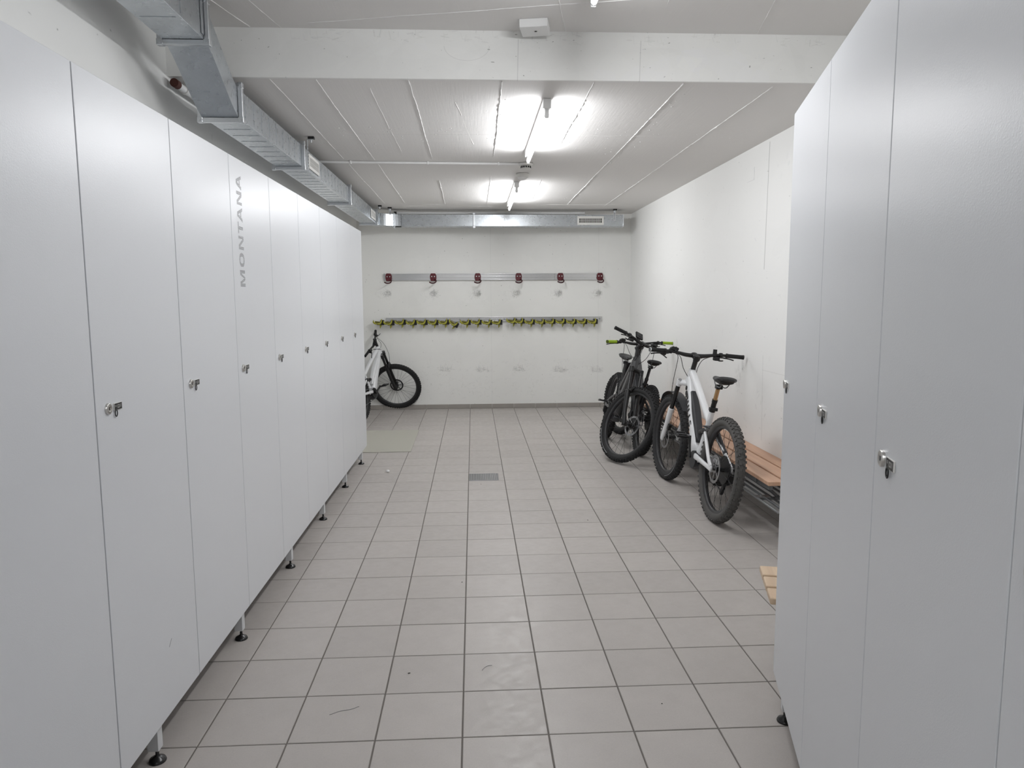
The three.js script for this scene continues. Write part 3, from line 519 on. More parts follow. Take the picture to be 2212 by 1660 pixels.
// ---------------------------------------------------------------- wall racks
{
  const DW = BACK, up = thing('hook_rail', 'upper grooved aluminium rail on the back wall carrying red hooks', 'rail', [0, 0, 0]);
  const railProfile = (x0, x1, y0, y1, t) => { const h = y1 - y0, a = h * 0.16; return merge([bx(x0, x1, y0, y1, DW - t * 0.55, DW), rbx(x0, x1, y1 - a, y1, DW - t, DW - t * 0.4, 0.002), rbx(x0, x1, y0, y0 + a, DW - t, DW - t * 0.4, 0.002), rbx(x0, x1, y0 + h * 0.38, y0 + h * 0.62, DW - t, DW - t * 0.4, 0.002)]); };
  part('profile', railProfile(-1.32, 1.23, 1.945, 2.045, 0.028), M.alu, up); part('profile', railProfile(1.234, 1.953, 1.945, 2.045, 0.028), M.alu, up);
  for (const x of [-1.316, 1.95]) part('end_cap', rbx(x - 0.006, x + 0.006, 1.94, 2.05, DW - 0.031, DW, 0.003), M.steelLight, up);
  const hookLabel = ['leftmost red hook on the upper rail', 'second red hook from the left on the upper rail', 'third red hook from the left on the upper rail', 'fourth red hook from the left on the upper rail', 'fifth red hook from the left on the upper rail', 'rightmost red hook at the end of the upper rail'];
  let proto;
  [-1.252, -0.591, 0.074, 0.688, 1.319, 1.918].forEach((x, i) => {
    if (!proto) {
      proto = thing('hook', hookLabel[0], 'hook', [x, 1.99, DW - 0.028], 0, 'red hooks on the upper rail');
      const s = new THREE.Shape(); s.moveTo(-0.027, 0.055); s.lineTo(0.027, 0.055); s.quadraticCurveTo(0.04, 0.045, 0.044, 0.01); s.quadraticCurveTo(0.044, -0.03, 0.03, -0.052); s.lineTo(-0.03, -0.052); s.quadraticCurveTo(-0.044, -0.03, -0.044, 0.01); s.quadraticCurveTo(-0.04, 0.045, -0.027, 0.055);
      part('hook_plate', plate(s, 0.02, 0.004).translate(0, 0, 0.01), M.red, proto);
      for (const k of [-1, 1]) part('bolt', merge([new THREE.CylinderGeometry(0.009, 0.01, 0.006, 6).rotateX(Math.PI / 2).translate(k * 0.02, 0.012, 0.023), new THREE.CylinderGeometry(0.0055, 0.0055, 0.01, 12).rotateX(Math.PI / 2).translate(k * 0.02, 0.012, 0.025)]), M.alu, proto);
      part('hook_arm', tube([[0.022, -0.035, 0.016], [0.042, -0.045, 0.04], [0.043, -0.066, 0.075], [0.022, -0.084, 0.105], [-0.012, -0.088, 0.118], [-0.04, -0.079, 0.112], [-0.049, -0.073, 0.105]], 0.009, 32, 10), M.darkRed, proto);
    } else { const h = proto.clone(); h.name = numbered('hook'); scene.add(h); h.position.x = x; h.userData = { ...proto.userData, label: hookLabel[i] }; }
  });
  const low = thing('clip_rail', 'lower aluminium rail on the back wall carrying yellow black clips', 'rail', [0, 0, 0]);
  part('profile', railProfile(-1.3, 1.957, 1.325, 1.392, 0.022), M.alu, low);
  for (const x of [-0.2, 0.47, 1.92]) part('rail_joint', merge([rbx(x - 0.012, x + 0.012, 1.345, 1.372, DW - 0.026, DW - 0.012, 0.002), new THREE.CylinderGeometry(0.006, 0.006, 0.008, 10).rotateX(Math.PI / 2).translate(x, 1.358, -(DW - 0.028))]), M.steelLight, low);
  const WX = (px) => -1.407 + (px - 820) * (1.832 + 1.407) / (1282 - 820);
  const xs = [819.3, 841, 865.4, 888.5, 911.6, 934.6, 957.7, 978, 1003.8, 1026.9, 1050, 1071.6, 1103.4, 1119.7, 1141.4, 1164.4, 1186, 1209, 1232, 1255, 1278].map(WX);
  const ord = ['first', 'second', 'third', 'fourth', 'fifth', 'sixth', 'seventh', 'eighth', 'ninth', 'tenth', 'eleventh', 'twelfth', 'thirteenth', 'fourteenth', 'fifteenth', 'sixteenth', 'seventeenth', 'eighteenth', 'nineteenth', 'twentieth', 'last'];
  let clip;
  xs.forEach((x, i) => {
    const label = i === 7 ? 'yellow and black clip hanging crooked, before the gap in the lower rail' : i === 0 ? 'yellow and black clip hanging past the left end of the lower rail' : i === 20 ? 'rightmost yellow and black clip on the lower rail' : `yellow and black clip on the lower rail, ${ord[i]} from the left`;
    let c;
    if (!clip) {
      c = clip = thing('ski_clip', label, 'clip', [x, 1.325, DW - 0.02], 0, 'yellow and black clips on the lower rail');
      // moulded black base
      part('clip_base', merge([rbx(0.046, 0.1, -0.034, 0.04, -0.07, 0.004, 0.008), rbx(0.0, 0.07, -0.034, -0.018, -0.085, -0.02, 0.006), rbx(0.08, 0.102, -0.033, -0.02, -0.06, -0.015, 0.005)]).translate(-0.02, 0, 0), M.black, clip);
      // two yellow jaws, a bowl-shaped left one and a hooked right one
      part('jaw', sweep([[-0.075, 0.03, 0.05], [-0.07, 0.005, 0.075], [-0.045, -0.012, 0.085], [-0.02, -0.016, 0.085]], [[0.006, 0.016], [0.012, 0.022], [0.013, 0.024], [0.006, 0.014]], { ref: [0, 0, 1], seg: 16, rs: 12 }), M.yellow, clip);
      part('jaw', sweep([[0.044, 0.045, 0.06], [0.042, 0.015, 0.085], [0.025, -0.012, 0.1], [-0.005, -0.018, 0.105], [-0.025, -0.008, 0.1]], [[0.007, 0.02], [0.011, 0.024], [0.014, 0.026], [0.013, 0.024], [0.004, 0.012]], { ref: [0, 0, 1], seg: 20, rs: 12 }), M.yellow, clip);
      part('roller', rod([-0.05, 0.012, 0.062], [0.035, 0.002, 0.08], 0.014, 0.014, 14), M.olive, clip);
      part('spike', sweep([[0.035, -0.02, 0.05], [0.03, -0.045, 0.055], [0.022, -0.082, 0.06]], [[0.018, 0.012], [0.014, 0.011], [0.004, 0.004]], { seg: 12, rs: 10 }), M.yellow, clip);
    } else { c = clip.clone(); c.name = numbered('ski_clip'); scene.add(c); c.position.x = x; c.userData = { ...clip.userData, label }; }
    c.rotation.z = i === 7 ? -0.5 : rr(-0.06, 0.06); c.position.y = 1.318 + (i === 7 ? -0.012 : i === 12 || i === 13 ? 0.012 : 0) + rr(-0.004, 0.004) - 0.005 * i / 20;
  });
}

// ---------------------------------------------------------------- benches
function slatGeo(x0, x1, y0, y1, d0, d1) {
  const g = new RoundedBoxGeometry(Math.abs(x1 - x0), y1 - y0, Math.abs(d1 - d0), 2, 0.006).translate((x0 + x1) / 2, (y0 + y1) / 2, -(d0 + d1) / 2);
  return boxUV(g);
}
{
  const b = thing('bench', 'long bench with three brown wooden slats and metal shoe rack along the right wall', 'bench', [0, 0, 0]);
  for (const [x0, x1] of [[1.985, 2.1], [2.118, 2.233], [2.251, 2.366]]) part('slat', slatGeo(x0, x1, 0.4, 0.43, 4.77, 8.9), M.beech, b);
  for (const d of [5.02, 6.3, 7.6, 8.7]) {
    const f = sub('frame', b);
    part('crossbar', merge([rbx(1.99, 2.36, 0.37, 0.4, d - 0.018, d + 0.018, 0.003), rbx(2.02, 2.34, 0.235, 0.255, d - 0.012, d + 0.012, 0.003)]), M.steelGrey, f);
    for (const x of [2.325]) part('leg', rbx(x - 0.018, x + 0.018, 0.0, 0.372, d - 0.018, d + 0.018, 0.003), M.steelGrey, f);
    part('brace', rod([2.02, 0.38, -d], [2.315, 0.12, -d], 0.012), M.steelGrey, f);
  }
  part('rail', rbx(2.0, 2.03, 0.365, 0.398, 4.8, 8.85, 0.003), M.steelGrey, b); part('rail', rbx(2.3, 2.33, 0.365, 0.398, 4.8, 8.85, 0.003), M.steelGrey, b);
  for (const x of [1.995, 2.05, 2.1, 2.16, 2.22, 2.28]) part('rack_rod', rod([x, 0.262, -4.62], [x, 0.262, -8.85], 0.0085), x < 2 ? M.steelLight : M.steelGrey, b);
  part('rack_plate', merge([rbx(1.985, 2.09, 0.265, 0.27, 4.97, 5.03, 0.002), new THREE.CylinderGeometry(0.006, 0.006, 0.01, 10).translate(2.03, 0.272, -5.0)]), M.steelLight, b);
  const th = 15.2 * Math.PI / 180, c = thing('bench', 'pale wooden slat bench end showing past the right row of lockers', 'bench', [1.222, 0, 2.872], -th);
  // local: x away to the right behind the lockers, slats side by side along -z
  [0, 1, 2].forEach((k) => part('slat', slatGeo(0.0, 1.0, 0.4, 0.43, 0.148 + (k - 1) * 0.134 - 0.008, 0.148 + (k - 1) * 0.134 + 0.108), M.pine, c));
  for (const x of [0.12, 0.88]) part('leg', merge([rbx(x - 0.018, x + 0.018, 0.375, 0.4, 0.02, 0.37, 0.003), rbx(x - 0.018, x + 0.018, 0, 0.38, 0.03, 0.066, 0.003), rbx(x - 0.018, x + 0.018, 0, 0.38, 0.32, 0.356, 0.003)]), M.steelGrey, c);
}

// ---------------------------------------------------------------- things on the floor
{
  const m = thing('floor_mat', 'thin beige cardboard mat lying on the tiles at the far end of the left lockers', 'mat', [0, 0, 0]);
  const P = [], I = [], nx = 16, nd = 24;
  for (const top of [1, 0]) for (let j = 0; j <= nd; j++) for (let i = 0; i <= nx; i++) {
    const u = i / nx, v = j / nd, x = -1.4 + (0.696 - 0.006 * v) * u + (j === 0 ? 0 : 0), d = 7.99 + 1.345 * v + (j === 0 ? 0.012 * Math.sin(u * 9) * u : 0);
    P.push(x, top * 0.003 + 0.0008 + top * (0.0016 * Math.sin(u * 7 + v * 5) ** 2 + (Math.abs(u - 0.52) < 0.04 ? -0.0014 : 0)), -d);
  }
  const W = nx + 1, N = W * (nd + 1);
  for (let j = 0; j < nd; j++) for (let i = 0; i < nx; i++) { const a = j * W + i; I.push(a, a + 1, a + W, a + 1, a + W + 1, a + W); const c = a + N; I.push(c, c + W, c + 1, c + 1, c + W, c + W + 1); }
  const rim = []; for (let i = 0; i < nx; i++) rim.push([i, i + 1], [nd * W + i + 1, nd * W + i]); for (let j = 0; j < nd; j++) rim.push([(j + 1) * W, j * W], [j * W + nx, (j + 1) * W + nx]);
  for (const [a, b] of rim) I.push(a, a + N, b, b, a + N, b + N);
  const g = new THREE.BufferGeometry(); g.setAttribute('position', new THREE.Float32BufferAttribute(P, 3)); g.setIndex(I); g.computeVertexNormals(); part('sheet', boxUV(g), M.mat, m);
  const dr = thing('floor_drain', 'square steel floor drain grating set into the tiles', 'drain', [TX + 0.142, 0, TD + 12 * T + 0.14]);
  part('drain_well', bx(-0.135, 0.135, -0.06, -0.04, -0.135, 0.135), M.steelGrey, dr);
  part('drain_frame', merge([rbx(-0.137, 0.137, -0.03, 0.001, 0.126, 0.137, 0.001), rbx(-0.137, 0.137, -0.03, 0.001, -0.137, -0.126, 0.001), rbx(-0.137, -0.126, -0.03, 0.001, -0.126, 0.126, 0.001), rbx(0.126, 0.137, -0.03, 0.001, -0.126, 0.126, 0.001)]), M.steel, dr);
  const bars = []; for (let i = -7; i <= 7; i++) { bars.push(bx(i * 0.0165 - 0.0056, i * 0.0165 + 0.0056, -0.022, 0.0, -0.127, 0.127)); bars.push(bx(-0.127, 0.127, -0.022, -0.001, i * 0.0165 - 0.0048, i * 0.0165 + 0.0048)); }
  const bm = part('grating_bars', merge(bars), M.steel, dr); bm.userData.kind = 'stuff';
  const ball = thing('paper_ball', 'small crumpled white paper ball on the floor beside the left lockers', 'paper', [-0.845, 0.013, 7.046]);
  const ig = new THREE.IcosahedronGeometry(0.017, 2), pp = ig.attributes.position; for (let i = 0; i < pp.count; i++) { const h = Math.sin(pp.getX(i) * 410) * Math.cos(pp.getY(i) * 370 + pp.getZ(i) * 290), k = 1 + 0.16 * h; pp.setXYZ(i, pp.getX(i) * k, pp.getY(i) * k * 0.75, pp.getZ(i) * k); } ig.computeVertexNormals(); part('paper', ig, M.white, ball);
  const crumb = (label, x, d, s) => {
    const t = thing('crumb', label, 'crumb', [x, 0.0008, d], rnd() * 6), g = new THREE.IcosahedronGeometry(0.0036, 1).scale(s, 0.45, 0.8).translate(0, 0.0018, 0); part('grain', g, M.crumb, t);
  };
  crumb('dark crumb on the floor left of the middle joint, fourth tile row', -0.084, 4.208, 1.3); crumb('dark crumb with a tail near the front of the floor', -0.306, 3.154, 1.8); crumb('dark crumb just in front of the floor drain', 0.053, 6.516, 2.6); crumb('dark flake on the tiles in front of the white bicycle', 0.85, 5.374, 3.2); crumb('tiny dark crumb on the floor before the right lockers', 0.764, 2.837, 0.8);
  const hair = thing('fibre', 'thin grey thread lying on a tile near the left lockers', 'thread', [0, 0, 0]); part('thread', tube([[-0.6, 0.0012, -2.84], [-0.56, 0.0012, -2.865], [-0.52, 0.0012, -2.875], [-0.49, 0.0012, -2.895]], 0.0009, 16, 5), M.steelGrey, hair);
  const hair2 = thing('fibre', 'small curled thread on the middle tiles near the front', 'thread', [0, 0, 0]); part('thread', tube([[0.022, 0.0012, -3.16], [0.034, 0.0012, -3.185], [0.05, 0.0012, -3.2], [0.068, 0.0012, -3.205]], 0.0008, 16, 5), M.steelGrey, hair2);
}

// ---------------------------------------------------------------- bicycles
// local frame: origin at the rear tyre's contact point, x forward, y up, z to the rider's right
const HA = 65.5 * Math.PI / 180, AX = new THREE.Vector3(-Math.cos(HA), Math.sin(HA), 0), FWD = new THREE.Vector3(Math.sin(HA), Math.cos(HA), 0);
const P3 = (x, y, z = 0) => new THREE.Vector3(x, y, z);
const lerp3 = (a, b, t) => a.clone().lerp(b, t);
function tyreGeo(R, w, nKnob, seedN) {
  const s0 = seed; seed = seedN; const r = w / 2, Rt = R - r - 0.004, g = [new THREE.TorusGeometry(Rt, r, 14, 80)];
  const knob = (a, lat, out, lx, ly, lz, tilt) => g.push(new THREE.BoxGeometry(lx, ly, lz).translate(0, 0, 0).applyMatrix4(new THREE.Matrix4().makeRotationZ(a).multiply(new THREE.Matrix4().makeTranslation(out, 0, lat)).multiply(new THREE.Matrix4().makeRotationY(tilt))));
  for (let i = 0; i < nKnob; i++) {
    const a = i / nKnob * 2 * Math.PI, h = a + Math.PI / nKnob;
    for (const s of [-1, 1]) {
      knob(a + s * 0.006, s * 0.0105, R - 0.0066, 0.011, 0.0165, 0.0165, -s * 0.3);
      knob(h, s * r * 0.84, Rt + r * 0.6, 0.012, 0.015, 0.0115, -s * 0.95);
      if (i % 2) knob(h, s * r * 0.55, Rt + r * 0.9, 0.01, 0.011, 0.009, -s * 0.55);
    }
  }
  seed = s0; return merge(g);
}
const spokeGeo = new THREE.CylinderGeometry(0.0013, 0.0013, 1, 5);
function wheel(name, parent, R, o) {
  const w = sub(name, parent, undefined), tw = o.tyreWidth ?? 0.064;
  part('tyre', tyreGeo(R, tw, o.knobs ?? 62, 7), o.tyre ?? M.rubber, w);
  const ro = R - tw - 0.001, prof = [[ro - 0.017, -0.007], [ro - 0.012, -0.0165], [ro + 0.004, -0.0175], [ro + 0.006, -0.014], [ro + 0.006, 0.014], [ro + 0.004, 0.0175], [ro - 0.012, 0.0165], [ro - 0.017, 0.007], [ro - 0.017, -0.007]];
  part('rim', new THREE.LatheGeometry(prof.map(([r, h]) => new THREE.Vector2(r, h)), 72).rotateX(Math.PI / 2), o.rim ?? M.rim, w);
  if (o.sidewall) { const q = part('sidewall_print', new THREE.TorusGeometry(R - tw * 0.52, 0.0022, 6, 24, 0.9).rotateZ(o.sidewall).translate(0, 0, o.sideZ * (tw / 2 + 0.0005)), M.steelLight, w); }
  part('hub', merge([new THREE.LatheGeometry([[0.0001, -0.055], [0.012, -0.055], [0.013, -0.036], [0.029, -0.033], [0.029, -0.029], [0.016, -0.024], [0.015, 0.024], [0.029, 0.029], [0.029, 0.033], [0.013, 0.036], [0.012, 0.055], [0.0001, 0.055]].map(([r, h]) => new THREE.Vector2(r, h)), 24).rotateX(Math.PI / 2)]), M.frameBlack, w);
  const n = 28, ri = ro - 0.015;
  for (let i = 0; i < n; i++) {
    const s = i % 2 ? 1 : -1, a = i / n * 2 * Math.PI, b = a + (i % 4 < 2 ? 0.62 : -0.62), A = P3(0.027 * Math.cos(b), 0.027 * Math.sin(b), s * 0.031), B = P3(ri * Math.cos(a), ri * Math.sin(a), s * 0.003), m = part('spoke', spokeGeo, M.spoke, w);
    m.position.copy(A).add(B).multiplyScalar(0.5); m.scale.y = A.distanceTo(B); m.quaternion.setFromUnitVectors(new THREE.Vector3(0, 1, 0), B.clone().sub(A).normalize());
  }
  const rotor = [new THREE.LatheGeometry([[0.08, -0.001], [0.099, -0.001], [0.099, 0.001], [0.08, 0.001], [0.08, -0.001]].map(([a, c]) => new THREE.Vector2(a, c)), 48).rotateX(Math.PI / 2), new THREE.CylinderGeometry(0.03, 0.03, 0.004, 24).rotateX(Math.PI / 2)];
  for (let i = 0; i < 6; i++) rotor.push(bx(0.024, 0.084, -0.0045, 0.0045, -0.001, 0.001).rotateZ(0.5).translate(0, -0.012, 0).rotateZ(i * 1.0472));
  part('brake_disc', merge(rotor).translate(0, 0, -0.045), o.discMat ?? M.steel, w);
  if (o.rear) {
    const c = []; for (let i = 0; i < 11; i++) { const r = 0.1 - i * 0.0075, pts = []; for (let k = 0; k < 36; k++) { const a = k / 36 * 6.2832, q = r + (k % 2 ? 0.0025 : -0.0015); pts.push([q * Math.cos(a), q * Math.sin(a)]); } const hole = new THREE.Path(); hole.absarc(0, 0, Math.max(0.014, r - 0.014), 0, 6.2832); c.push(plate(pts, 0.0022, 0, [hole]).translate(0, 0, 0.02 + i * 0.0038)); }
    c.push(new THREE.CylinderGeometry(0.018, 0.018, 0.045, 20).rotateX(Math.PI / 2).translate(0, 0, 0.04)); part('cassette', merge(c), M.frameBlack, w);
  }
  w.traverse((m) => { if (m.isMesh && m.name === 'spoke') m.castShadow = true; });
  return w;
}
function pedal(parent, at, z, tilt) {
  const g = sub('pedal', parent); g.position.set(at.x, at.y, z); g.rotation.set(0, 0, tilt);
  const s = Math.sign(z), holes = []; for (const k of [-1, 1]) { const h = new THREE.Path(); h.moveTo(k * 0.012, 0.012); h.lineTo(k * 0.042, 0.016); h.lineTo(k * 0.042, 0.086); h.lineTo(k * 0.012, 0.088); h.closePath(); holes.push(h); }
  const sh = new THREE.Shape(); sh.moveTo(-0.05, 0.01); sh.lineTo(0.05, 0.01); sh.lineTo(0.054, 0.05); sh.lineTo(0.05, 0.096); sh.lineTo(-0.05, 0.096); sh.lineTo(-0.054, 0.05); sh.closePath();
  const body = plate(sh, 0.016, 0.002, holes).rotateX(s * Math.PI / 2);
  const pins = []; for (const x of [-0.046, -0.02, 0.02, 0.046]) for (const q of [0.018, 0.09]) pins.push(new THREE.CylinderGeometry(0.002, 0.002, 0.026, 6).translate(x, 0, s * q));
  part('platform', body, M.frameBlack, g); part('pins', merge(pins), M.steel, g); part('axle', rod([0, 0, -s * 0.012], [0, 0, s * 0.09], 0.008), M.steel, g);
}
function bicycle(label, pose, o) {
  const [rx, rd, yaw, lean, st, s, WB, R, barx, bary, barh, sx, sy] = pose;
  const b = thing('bicycle', label, 'bicycle', [rx, 0.001, rd], 0);
  b.rotation.set(lean, Math.PI / 2 - yaw, 0, 'YXZ'); b.scale.setScalar(s);
  const FH = P3(WB, R), P0 = FH.clone().addScaledVector(FWD, -0.044), on = (t) => P0.clone().addScaledVector(AX, t), BB = P3(0.45, R - 0.02), RA = P3(0, R);
  const q = new THREE.Quaternion().setFromAxisAngle(AX, -st), steered = (m) => { m.quaternion.copy(q); m.position.copy(P0).sub(P0.clone().applyQuaternion(q)); return m; };
  const turned = (v) => v.clone().sub(P0).applyQuaternion(q).add(P0);
  // wheels
  const rw = wheel('rear_wheel', b, R, { ...o, rear: true, tyre: o.tyreR ?? o.tyre, sidewall: undefined }); rw.position.copy(RA); rw.rotation.z = o.spin ?? 0.2;
  const fw = wheel('front_wheel', b, R, { ...o, sidewall: o.sidewall }); fw.position.copy(FH.clone().sub(P0).applyQuaternion(q).add(P0)); fw.quaternion.copy(q);
  // fork
  const fork = steered(sub('fork', b)), zf = 0.066, leg = (t) => FH.clone().addScaledVector(AX, t).addScaledVector(FWD, -0.012), up = 0.545, low = o.forkLow ?? 0.36;
  const lowers = [];
  for (const z of [-zf, zf]) {
    const L = (t, k = 0) => leg(t).add(P3(0, 0, z)).addScaledVector(FWD, k);
    lowers.push(sweep([L(-0.025, 0.012), L(0.03, 0.008), L(0.14), L(low - 0.03), L(low)], [[0.022, 0.014], [0.024, 0.018], [0.022, 0.021], [0.025, 0.025], [0.026, 0.026]], { seg: 20, rs: 14 }));
    part('stanchion', rod(L(low - 0.02), L(up), 0.0185, 0.0185, 18), o.stanchion ?? M.blackGloss, fork);
    part('top_cap', rod(L(up + 0.028), L(up + 0.036), 0.016, 0.015, 18), M.steel, fork);
  }
  const arch = (z) => leg(low - 0.015 + 0.055 * (1 - (z / zf) ** 2)).add(P3(0, 0, z)).addScaledVector(FWD, 0.028 + 0.012 * (1 - (z / zf) ** 2));
  lowers.push(sweep([-zf, -0.045, -0.02, 0, 0.02, 0.045, zf].map(arch), [[0.017, 0.014], [0.015, 0.01], [0.014, 0.009], [0.015, 0.01], [0.017, 0.014]], { seg: 24, rs: 12, ref: [FWD.x, FWD.y, 0] }));
  part('lower_legs', merge(lowers), o.forkLower, fork);
  part('axle', rod(FH.clone().add(P3(0, 0, -0.08)), FH.clone().add(P3(0, 0, 0.08)), 0.0085), M.frameBlack, fork);
  const cr = [-zf, -0.045, 0, 0.045, zf].map((z) => leg(up + 0.004 + 0.02 * (1 - (z / zf) ** 2)).add(P3(0, 0, z)).addScaledVector(FWD, -0.032 * (1 - (Math.abs(z) / zf) ** 1.5)));
  part('crown', merge([sweep(cr, [[0.022, 0.024], [0.022, 0.026], [0.026, 0.034], [0.022, 0.026], [0.022, 0.024]], { seg: 24, rs: 14, ref: [FWD.x, FWD.y, 0] }), ...[-zf, zf].map((z) => rod(leg(up - 0.022).add(P3(0, 0, z)), leg(up + 0.03).add(P3(0, 0, z)), 0.0235, 0.0235, 18))]), o.crown ?? o.forkLower, fork);
  part('brake_caliper', rbx(0, 0.03, -0.02, 0.035, 0.038, 0.066, 0.005).applyMatrix4(new THREE.Matrix4().makeRotationZ(0.4)).translate(leg(0.1).x - 0.055, leg(0.1).y, 0), M.frameBlack, fork);
  if (o.mudguard) {
    const pts = []; for (let i = 0; i <= 10; i++) { const a = (42 + i * 9.5) * Math.PI / 180; pts.push(P3(FH.x + (R + 0.022) * Math.cos(a), FH.y + (R + 0.022) * Math.sin(a))); }
    part('mudguard', sweep(pts, [[0.0025, 0.018], [0.003, 0.04], [0.003, 0.045], [0.003, 0.042], [0.0025, 0.028]], { seg: 24, rs: 14 }), M.battery, fork);
  }
  // steering column, stem, handlebar
  const BC = P3(barx, bary), st0 = on(0.70), st1 = on(0.80);
  const stem = steered(sub('stem', b)), along = BC.clone().sub(st1).normalize();
  part('spacers', rod(st0, st1.clone().addScaledVector(AX, 0.012), 0.0195, 0.0195, 20), M.frameBlack, stem);
  part('stem_body', merge([sweep([st1.clone().addScaledVector(along, -0.018), lerp3(st1, BC, 0.5), BC.clone().addScaledVector(along, 0.014)], [[0.024, 0.025], [0.021, 0.023], [0.023, 0.029]], { seg: 10, rs: 16, sq: 0.8 }), rod(st1.clone().addScaledVector(AX, -0.022), st1.clone().addScaledVector(AX, 0.024), 0.0225, 0.0225, 20)]), M.frameBlack, stem);
  part('stem_bolts', merge([-1, 1].map((k) => rod(BC.clone().add(P3(0.016, k * 0.014, 0.017)), BC.clone().add(P3(0.021, k * 0.014, 0.017)), 0.0035))), M.steel, stem);
  const bar = steered(sub('handlebar', b)), h = barh, at = (z) => { const u = Math.abs(z) / h, k = Math.min(1, Math.max(0, (u - 0.1) / 0.45)), sm = k * k * (3 - 2 * k); return P3(barx - 0.012 * sm - 0.04 * u * u, bary + 0.022 * sm, z); };
  const zs = [-1, -0.85, -0.65, -0.5, -0.35, -0.2, -0.08, 0, 0.08, 0.2, 0.35, 0.5, 0.65, 0.85, 1].map((k) => at(k * h));
  part('bar', sweep(zs, [[0.0115, 0.0115], [0.0115, 0.0115], [0.0125, 0.0125], [0.0165, 0.0165], [0.0175, 0.0175], [0.0165, 0.0165], [0.0125, 0.0125], [0.0115, 0.0115], [0.0115, 0.0115]], { seg: 60, rs: 14, ref: [1, 0, 0] }), M.frameBlack, bar);
  const gl = Math.min(0.135, h * 0.36);
  for (const k of [-1, 1]) {
    const a = at(k * (h + 0.003)), c = at(k * (h - gl)), rings = [sweep([a, lerp3(a, c, 0.5), c], [[0.0165, 0.0165], [0.0158, 0.0158], [0.0168, 0.0168]], { seg: 10, rs: 18, ref: [1, 0, 0] })];
    for (let i = 1; i < 12; i++) { const p = lerp3(a, c, i / 12), p2 = lerp3(a, c, i / 12 + 0.035); rings.push(rod(p, p2, 0.0172, 0.0172, 18)); }
    part('grip', merge(rings), o.grip ?? M.rubber, bar);
    part('grip_collar', rod(a, lerp3(a, c, 0.06), 0.0185, 0.0185, 18), o.collar && k === -1 ? M.zincBright : M.black, bar); part('grip_collar', rod(lerp3(a, c, 0.94), lerp3(a, c, 1.03), 0.019, 0.019, 18), M.black, bar);
    const m = at(k * (h - gl - 0.045)), lv = [[0.006, -0.004, 0], [0.03, -0.016, 0.01], [0.045, -0.022, 0.045], [0.052, -0.028, 0.1], [0.06, -0.036, 0.14]].map(([x, y, z]) => P3(m.x + x, m.y + y, m.z + k * z));
    part('brake_lever', merge([sweep(lv, [[0.011, 0.009], [0.01, 0.008], [0.006, 0.005], [0.0055, 0.0045], [0.006, 0.005]], { seg: 20, rs: 10 }), rod(m.clone().add(P3(0, 0, -k * 0.01)), m.clone().add(P3(0, 0, k * 0.01)), 0.0195, 0.0195, 16), sweep([P3(m.x + 0.02, m.y - 0.008, m.z + k * 0.012), P3(m.x + 0.028, m.y - 0.006, m.z - k * 0.02), P3(m.x + 0.024, m.y - 0.004, m.z - k * 0.058)], [[0.012, 0.01], [0.011, 0.009], [0.007, 0.006]], { seg: 10, rs: 10, ref: [0, 1, 0] })]), M.black, bar);
    const n = at(k * (h - gl - 0.075));
    if (k === 1) part('shifter', merge([rbx(-0.02, 0.03, -0.045, -0.012, -0.022, 0.022, 0.008).translate(n.x, n.y, n.z), sweep([P3(n.x - 0.005, n.y - 0.03, n.z), P3(n.x - 0.02, n.y - 0.042, n.z + 0.02), P3(n.x - 0.028, n.y - 0.04, n.z + 0.045)], [[0.007, 0.009], [0.006, 0.01], [0.004, 0.007]], { seg: 10, rs: 8 })]), M.black, bar);
    else part('control_unit', merge([rbx(-0.022, 0.014, 0.012, 0.034, -0.034, 0.034, 0.008, 3).translate(n.x, n.y, n.z), sweep([P3(n.x, n.y + 0.01, n.z + 0.03), P3(n.x - 0.016, n.y + 0.034, n.z + 0.005), P3(n.x - 0.018, n.y + 0.03, n.z - 0.03)], [[0.005, 0.008], [0.006, 0.01], [0.004, 0.008]], { seg: 10, rs: 8 })]), M.black, bar);
    if (o.bell && k === 1) part('bell', merge([rod(n.clone().add(P3(0.0, -0.01, -0.02)), n.clone().add(P3(0.0, 0.045, -0.02)), 0.017, 0.016, 18)]), M.black, bar);
  }
  if (o.display) part('display', merge([rbx(-0.034, 0.034, -0.008, 0.012, -0.045, 0.045, 0.007).applyMatrix4(new THREE.Matrix4().makeRotationZ(-0.9)).translate(barx - 0.02, bary + 0.055, o.display), rbx(-0.012, 0.012, -0.02, 0.04, -0.02, 0.02, 0.005).translate(barx - 0.01, bary + 0.02, o.display)]), M.blackGloss, bar);
  // hoses from the levers to the frame and the fork
  const hz = h - gl - 0.1, hose = sub('hoses', b);
  const toFrame = on(0.63).add(P3(-0.01, 0, 0));
  for (const [z, bulge, end] of [[-hz, 0.13, turned(leg(low * 0.95).add(P3(-0.01, 0.0, -zf)).addScaledVector(FWD, 0.03))], [-hz + 0.02, 0.09, toFrame.clone().add(P3(0, 0, -0.03))], [hz, 0.03, toFrame.clone().add(P3(-0.01, 0.02, 0.036))], [hz - 0.05, 0.05, toFrame.clone().add(P3(0.0, 0.0, 0.036))]]) {
    const A = turned(at(z).add(P3(0.025, -0.01, 0))), B = turned(at(z * 0.55).add(P3(bulge, -0.035, 0))), C = lerp3(B, end, 0.55).addScaledVector(turned(P3(barx + 1, bary)).sub(turned(P3(barx, bary))).setY(0), 0.03);
    part('hose', tube([A, B, C, end], 0.0026, 28, 6, false), M.black, hose);
  }
  // frame
  const ht0 = on(0.585), ht1 = on(0.70), SC = lerp3(BB, P3(sx + 0.035, sy - 0.06), o.cluster ?? 0.52), ST = P3(sx + 0.035, sy - 0.06), seatAt = (t) => lerp3(BB, ST, t);
  const front = [rod(on(0.578), ht1, 0.033, 0.029, 24)];
